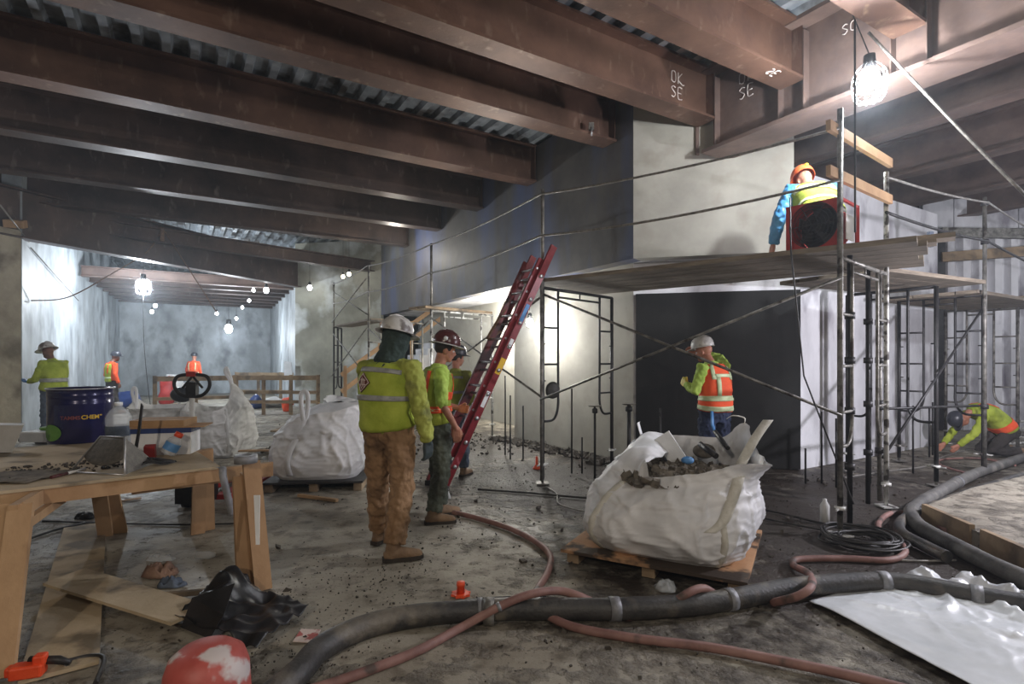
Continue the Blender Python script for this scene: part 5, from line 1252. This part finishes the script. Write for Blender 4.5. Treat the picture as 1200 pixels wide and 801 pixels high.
blobm(98, 607, .07, .04, .03, 'plastic', 'wrapper', 'black shiny wrapper by the cable under the table', 'wrapper', 9)
q = fl(241, 650, .03); MB().tube([q+V((-.07, 0, 0)), q+V((.03, 0, 0)), q+V((.07, 0, 0))], [.03, .03, .013], 12).build('lying_bottle', 'clear', label='clear bottle lying by the back sawhorse leg', cat='bottle')
blobm(780, 690, .06, .05, .03, 'clear', 'wrapper', 'clear plastic scrap in front of the muddy pallet', 'wrapper', 3)
# red bucket at the bottom edge
q = fl(243, 815, .0); q = V(((243-600)/F*2.2, 2.2, 0)); r = root('upturned_bucket', q, 'paint-spattered red bucket upturned at the bottom edge', 'bucket')
mb = MB(); mb.lathe([(.168, 0), (.166, .02), (.162, .14), (.156, .25), (.138, .305), (.10, .335), (.05, .347), (.001, .35)], q-Zu*0, 40); mb.build('bucket_shell', 'bucket_red', r)
MB().lathe([(.170, .05), (.176, .055), (.176, .065), (.168, .07)], q, 40).build('bucket_rib', 'bucket_red', r)
# orange tool with black cable
q = fl(33, 792, .02); r = root('orange_tool', q, 'orange power tool body with black cord at lower left', 'tool')
mb = MB(); R_ = RZ(.3); mb.box(q+V((0, 0, .03)), (.13, .07, .06), R_); mb.box(q+V((.04, .02, .07)), (.05, .05, .05), R_); mb.box(q+V((-.07, -.01, .03)), (.04, .05, .045), R_); mb.build('tool_body', 'orange', r, mods=(('BEVEL', dict(width=.01, segments=2)),))
MB().tube([q+V((-.02, .03, .06)), q+V((.10, .05, .05)), q+V((.15, .06, .03))], [.018, .02, .012], 10).build('tool_nose', 'black', r)
MB().tube(sm_path([q+V((.14, .05, .03)), fl(80, 774, .02), fl(108, 768, .02), fl(122, 772, .02), fl(112, 800, .01)], 6), .011, 8).build('tool_cord', 'cable', r)

# ---------------------------------------------------------------- red drum fan on the deck
q = at(959, 297, 4.75); q.z = DZ+.048; fr_ = RZ(-.86)
X_, Y_ = fr_ @ V((1, 0, 0)), fr_ @ V((0, 1, 0)); sF = .46
q0 = q+V((0, .08, 0)); hh = .41
r = root('drum_fan', q0, 'red caged drum fan standing on the scaffold deck', 'fan')
dp = .42
C_ = lambda x, y, z: q0+X_*x+Y_*y+Zu*z
mb = MB()
n = 32; ro = .205; cz = hh/2
def sqp(a):
    c, s = math.cos(a), math.sin(a); m_ = max(abs(c), abs(s)); return c/m_*sF/2, s/m_*hh/2
vs = [C_(math.cos(2*PI*k/n)*ro, 0, cz+math.sin(2*PI*k/n)*ro) for k in range(n)]+[C_(sqp(2*PI*k/n)[0], 0, cz+sqp(2*PI*k/n)[1]) for k in range(n)]
mb.add(vs, [(k, (k+1) % n, n+(k+1) % n, n+k) for k in range(n)]); mb.build('front_panel', 'fan_red', r, mods=(('SOLIDIFY', dict(thickness=.012)),))
for (x, z) in ((-1, 0), (1, 0), (-1, 1), (1, 1)):
    MB().bar(C_(x*(sF/2-.012), 0, .012+z*(hh-.024)), C_(x*(sF/2-.012), dp, .012+z*(hh-.024)), .022, .022).build('frame_bar', 'fan_red', r)
MB().bar(C_(sF/2-.012, dp, .0), C_(sF/2-.012, dp, hh), .03, .022).build('frame_bar', 'fan_red', r); MB().bar(C_(-sF/2+.012, dp, .0), C_(-sF/2+.012, dp, hh), .03, .022).build('frame_bar', 'fan_red', r)
MB().lathe([(ro, 0), (ro, -dp*.8)], C_(0, 0, cz), 32, (Matrix((X_, Y_.cross(X_)*1, -Y_)).transposed())).build('fan_shroud', 'fan_red', r)
MB().lathe([(.001, .0), (.06, 0), (.06, .16), (.001, .16)], C_(0, .1, cz), 20, (Matrix((X_, Y_.cross(X_), Y_)).transposed())).build('motor', 'black', r)
MB().lathe([(.001, .0), (ro*.98, 0)], C_(0, .26, cz), 28, (Matrix((X_, Y_.cross(X_), Y_)).transposed())).build('back_screen', 'black', r)
for k in range(5):
    a = 2*PI*k/5
    MB().add([C_(math.cos(a+t)*q_, .08+.05*s_, cz+math.sin(a+t)*q_) for t, q_, s_ in ((0, .05, 0), (.5, .05, 1), (.6, .18, 1), (0, .18, 0))], [(0, 1, 2, 3)]).build('fan_blade', 'black', r, mods=(('SOLIDIFY', dict(thickness=.004)),))
mb = MB()
for rr_ in (.05, .08, .11, .14, .17, .2): mb.tube([C_(math.cos(2*PI*k/28)*rr_, -.012-.02*(1-rr_/.2), cz+math.sin(2*PI*k/28)*rr_) for k in range(28)], .0025, 4, closed=True)
for k in range(6): mb.tube([C_(0, -.032, cz), C_(math.cos(PI*k/3)*.205, -.01, cz+math.sin(PI*k/3)*.205)], .0035, 5)
mb.build('wire_guard', 'cable', r)
MB().box(C_(sF/2+.002, dp*.45, .17), (.006, .2, .22), fr_).build('spec_label', 'bag_dusty', r)
p = N0+wm.normalized()*.95+dm.normalized()*.55; MB().box(V((p.x, p.y, DZ+.048+.12)), (.05, .03, .14), RZ(.3)).build('trowel', 'denim_grey', label='blue-grey trowel blade standing on the deck right of the fan', cat='trowel')
# rope tied on the farthest beam
k0 = W(1.07, 14.2, 4.66); k0 = at(190, 262, 12.9)
k0.z = 4.60
MB().tube(sm_path([k0+V((0, 0, .05)), k0+V((-.35, 0, -.5)), k0+V((-1.1, -.2, -1.1)), at(80, 348, 12.0), at(37, 352, 10.9)], 8), .013, 7).build('rope', 'rope', label='brown rope sagging left from the beam to the column', cat='rope')
MB().tube([k0+V((0, .02, .05)), at(254, 366, 13.3)], .012, 7).build('rope', 'rope', label='brown rope running straight down right from the beam', cat='rope')
MB().tube([k0+V((.0, 0, .06)), k0+V((0, 0, -.28))], .05, 8, fl=.6).build('rope_knot', 'rope', label='thick rope knot under the farthest roped beam', cat='knot')
MB().tube([at(36, 290, 11.0), at(92, 352, 14.8)], .012, 7).build('cable', 'wire', label='pale cable running along the left tunnel wall', cat='cable')
MB().tube([at(0, 240, 9.0), at(22, 268, 10.2), at(34, 284, 11.0)], .014, 7).build('cable', 'wire', label='pale cable at the top of the left column', cat='cable')
MB().tube(sm_path([L_TUN-Zu*.3, at(168, 380, 14.55), at(171, 430, 14.5), at(178, 489, 14.2)], 4), .009, 6).build('cable', 'cable', label='thin dark cord hanging in front of the tunnel', cat='cable')
q = at(18, 262, 10.3); MB().box(q, (.3, .2, .14), RZ(.4)@RX(.3)).build('timber_block', 'wood', label='wood block wedged on top of the left column', cat='timber')

# ---------------------------------------------------------------- barrier, stairs and background clutter
def barrier(a, b, label, n, zs, post_h=1.1):
    r = root('timber_barrier', (a+b)/2, label, 'barrier', 'timber barriers')
    for z in zs: MB().bar(a+Zu*z, b+Zu*z, .04, .13 if z > .9 else .09).build('rail', 'wood_old', r)
    for i in range(n):
        p = lerp(a, b, i/(n-1))+V((0, .05, 0)); MB().bar(p+Zu*.003, p+Zu*(post_h), .09, .045, (0, 1, 0)).build('post', 'wood_old', r)
g0 = V((-1, 0, 0))
def fx(px, Y): return V(((px-600)/F*Y, Y, 0))
barrier(fx(276, 14.9), fx(372, 14.9), 'timber barrier with three rails in front of the stairs', 4, (1.02, .62, .36))
barrier(fx(180, 14.0), fx(274, 14.8), 'timber barrier left part seen over the bags', 3, (1.02, .5))
barrier(fx(276, 18.6), fx(355, 18.2), 'farther timber barrier beyond the first', 4, (1.02, .45))
# stairs
st = root('stairs', W(3.6, 14.6), 'concrete stairs with white risers behind the workers', 'stairs')
s0 = W(3.7, 15.4)
for i in range(12):
    MB().prism([W(3.9+i*.26, 15.0, 0), W(3.9+(i+1)*.26+.02, 15.0, 0), W(3.9+(i+1)*.26+.02, 16.0, 0), W(3.9+i*.26, 16.0, 0)], (0, 0, .185*(i+1))).build('step', 'conc_white', st)
for vv in (14.94,):
    for z in (1.0, .55):
        MB().bar(W(3.7, vv, z+.1), W(6.9, vv, z+2.4), .04, .12).build('handrail', 'wood', st)
    for k in range(4):
        uu = 3.8+k*.95; MB().bar(W(uu, vv-.03, .01+.0*k), W(uu, vv-.03, 1.1+(uu-3.5)*.676+.05), .08, .04, (0, 1, 0)).build('rail_post', 'wood', st)
for i in (2, 3, 4):
    MB().box(W(3.9+i*.26-.006, 15.4, .185*i+.1), (.02, .3, .12), RZ(.548)).build('red_mark', 'fan_red', st)
random.seed(21)
cl_ = [('blue crates stacked by the far left tunnel wall', 'blue', fx(150, 17.0), (.7, .5, .55), 'crates'), ('brown box beneath the far barrier', 'wood_old', fx(200, 15.6), (.5, .4, .3), 'box'),
       ('white bundle beyond the barrier', 'bag_dusty', fx(318, 17.2), (.9, .5, .35), 'bundle'), ('blue bundle beyond the barrier', 'blue', fx(300, 16.9), (.4, .4, .4), 'bundle'),
       ('red bag beyond the left barrier', 'fan_red', fx(196, 17.3), (.45, .4, 1.0), 'bag'), ('cream sack pile behind the left barrier', 'bag_dusty', fx(204, 17.6), (.6, .4, 1.15), 'sack'),
       ('orange heap by the second bag', 'orange', fx(338, 15.9), (.35, .3, .45), 'heap')]
for lb, m, p, sz, ct in cl_:
    mb = MB(); mb.ell(p+Zu*sz[2]*.48, sz[0]/2, sz[1]/2, sz[2]/2, None, 18, 10); mb.v = [v+V((nz(v*4), nz(v*4+V((5, 0, 0))), nz(v*4+V((0, 7, 0)))))*.12 for v in mb.v]; mb.v = [V((v.x, v.y, max(0, v.z))) for v in mb.v]
    mb.build(ct.replace(' ', '_'), m, label=lb, cat=ct)
MB().prism([at(333, 423, 17.4), at(341, 424, 17.4), at(343, 445, 17.4), at(333, 447, 17.4)], (0, .03, 0)).build('blue_white_board', 'sheet', label='pale blue board leaning by the pier', cat='board')
# debris between bags
mb = MB(); chunks(mb, 160, lambda: V((random.uniform(-4.1, -2.6), random.uniform(8.6, 11.5), .04)), .03, .11, .3); mb.build('timber_debris', 'stone', label='broken boards and rubbish heaped behind the tied bag', cat='rubble', kind='stuff')
MB().bar(fl(330, 505, .06), fl(372, 490, .06), .45, .03).build('yellow_board', 'wood_old', label='yellowish board lying behind the tied bag', cat='board')
# metal barrier rack at the far right edge
q = fx(1188, 9.0); r = root('steel_rack', q, 'white tubular rack at the right edge behind the kneeling worker', 'rack')
for k in range(4): MB().tube([q+V((-.25, 0, .12+.12*k)), q+V((.5, .1, .12+.12*k))], .02, 8).build('tube', 'steel_white', r)
for s in (-.2, .4): MB().tube([q+V((s, .04, 0)), q+V((s, .04, .55))], .02, 8).build('upright', 'steel_white', r)
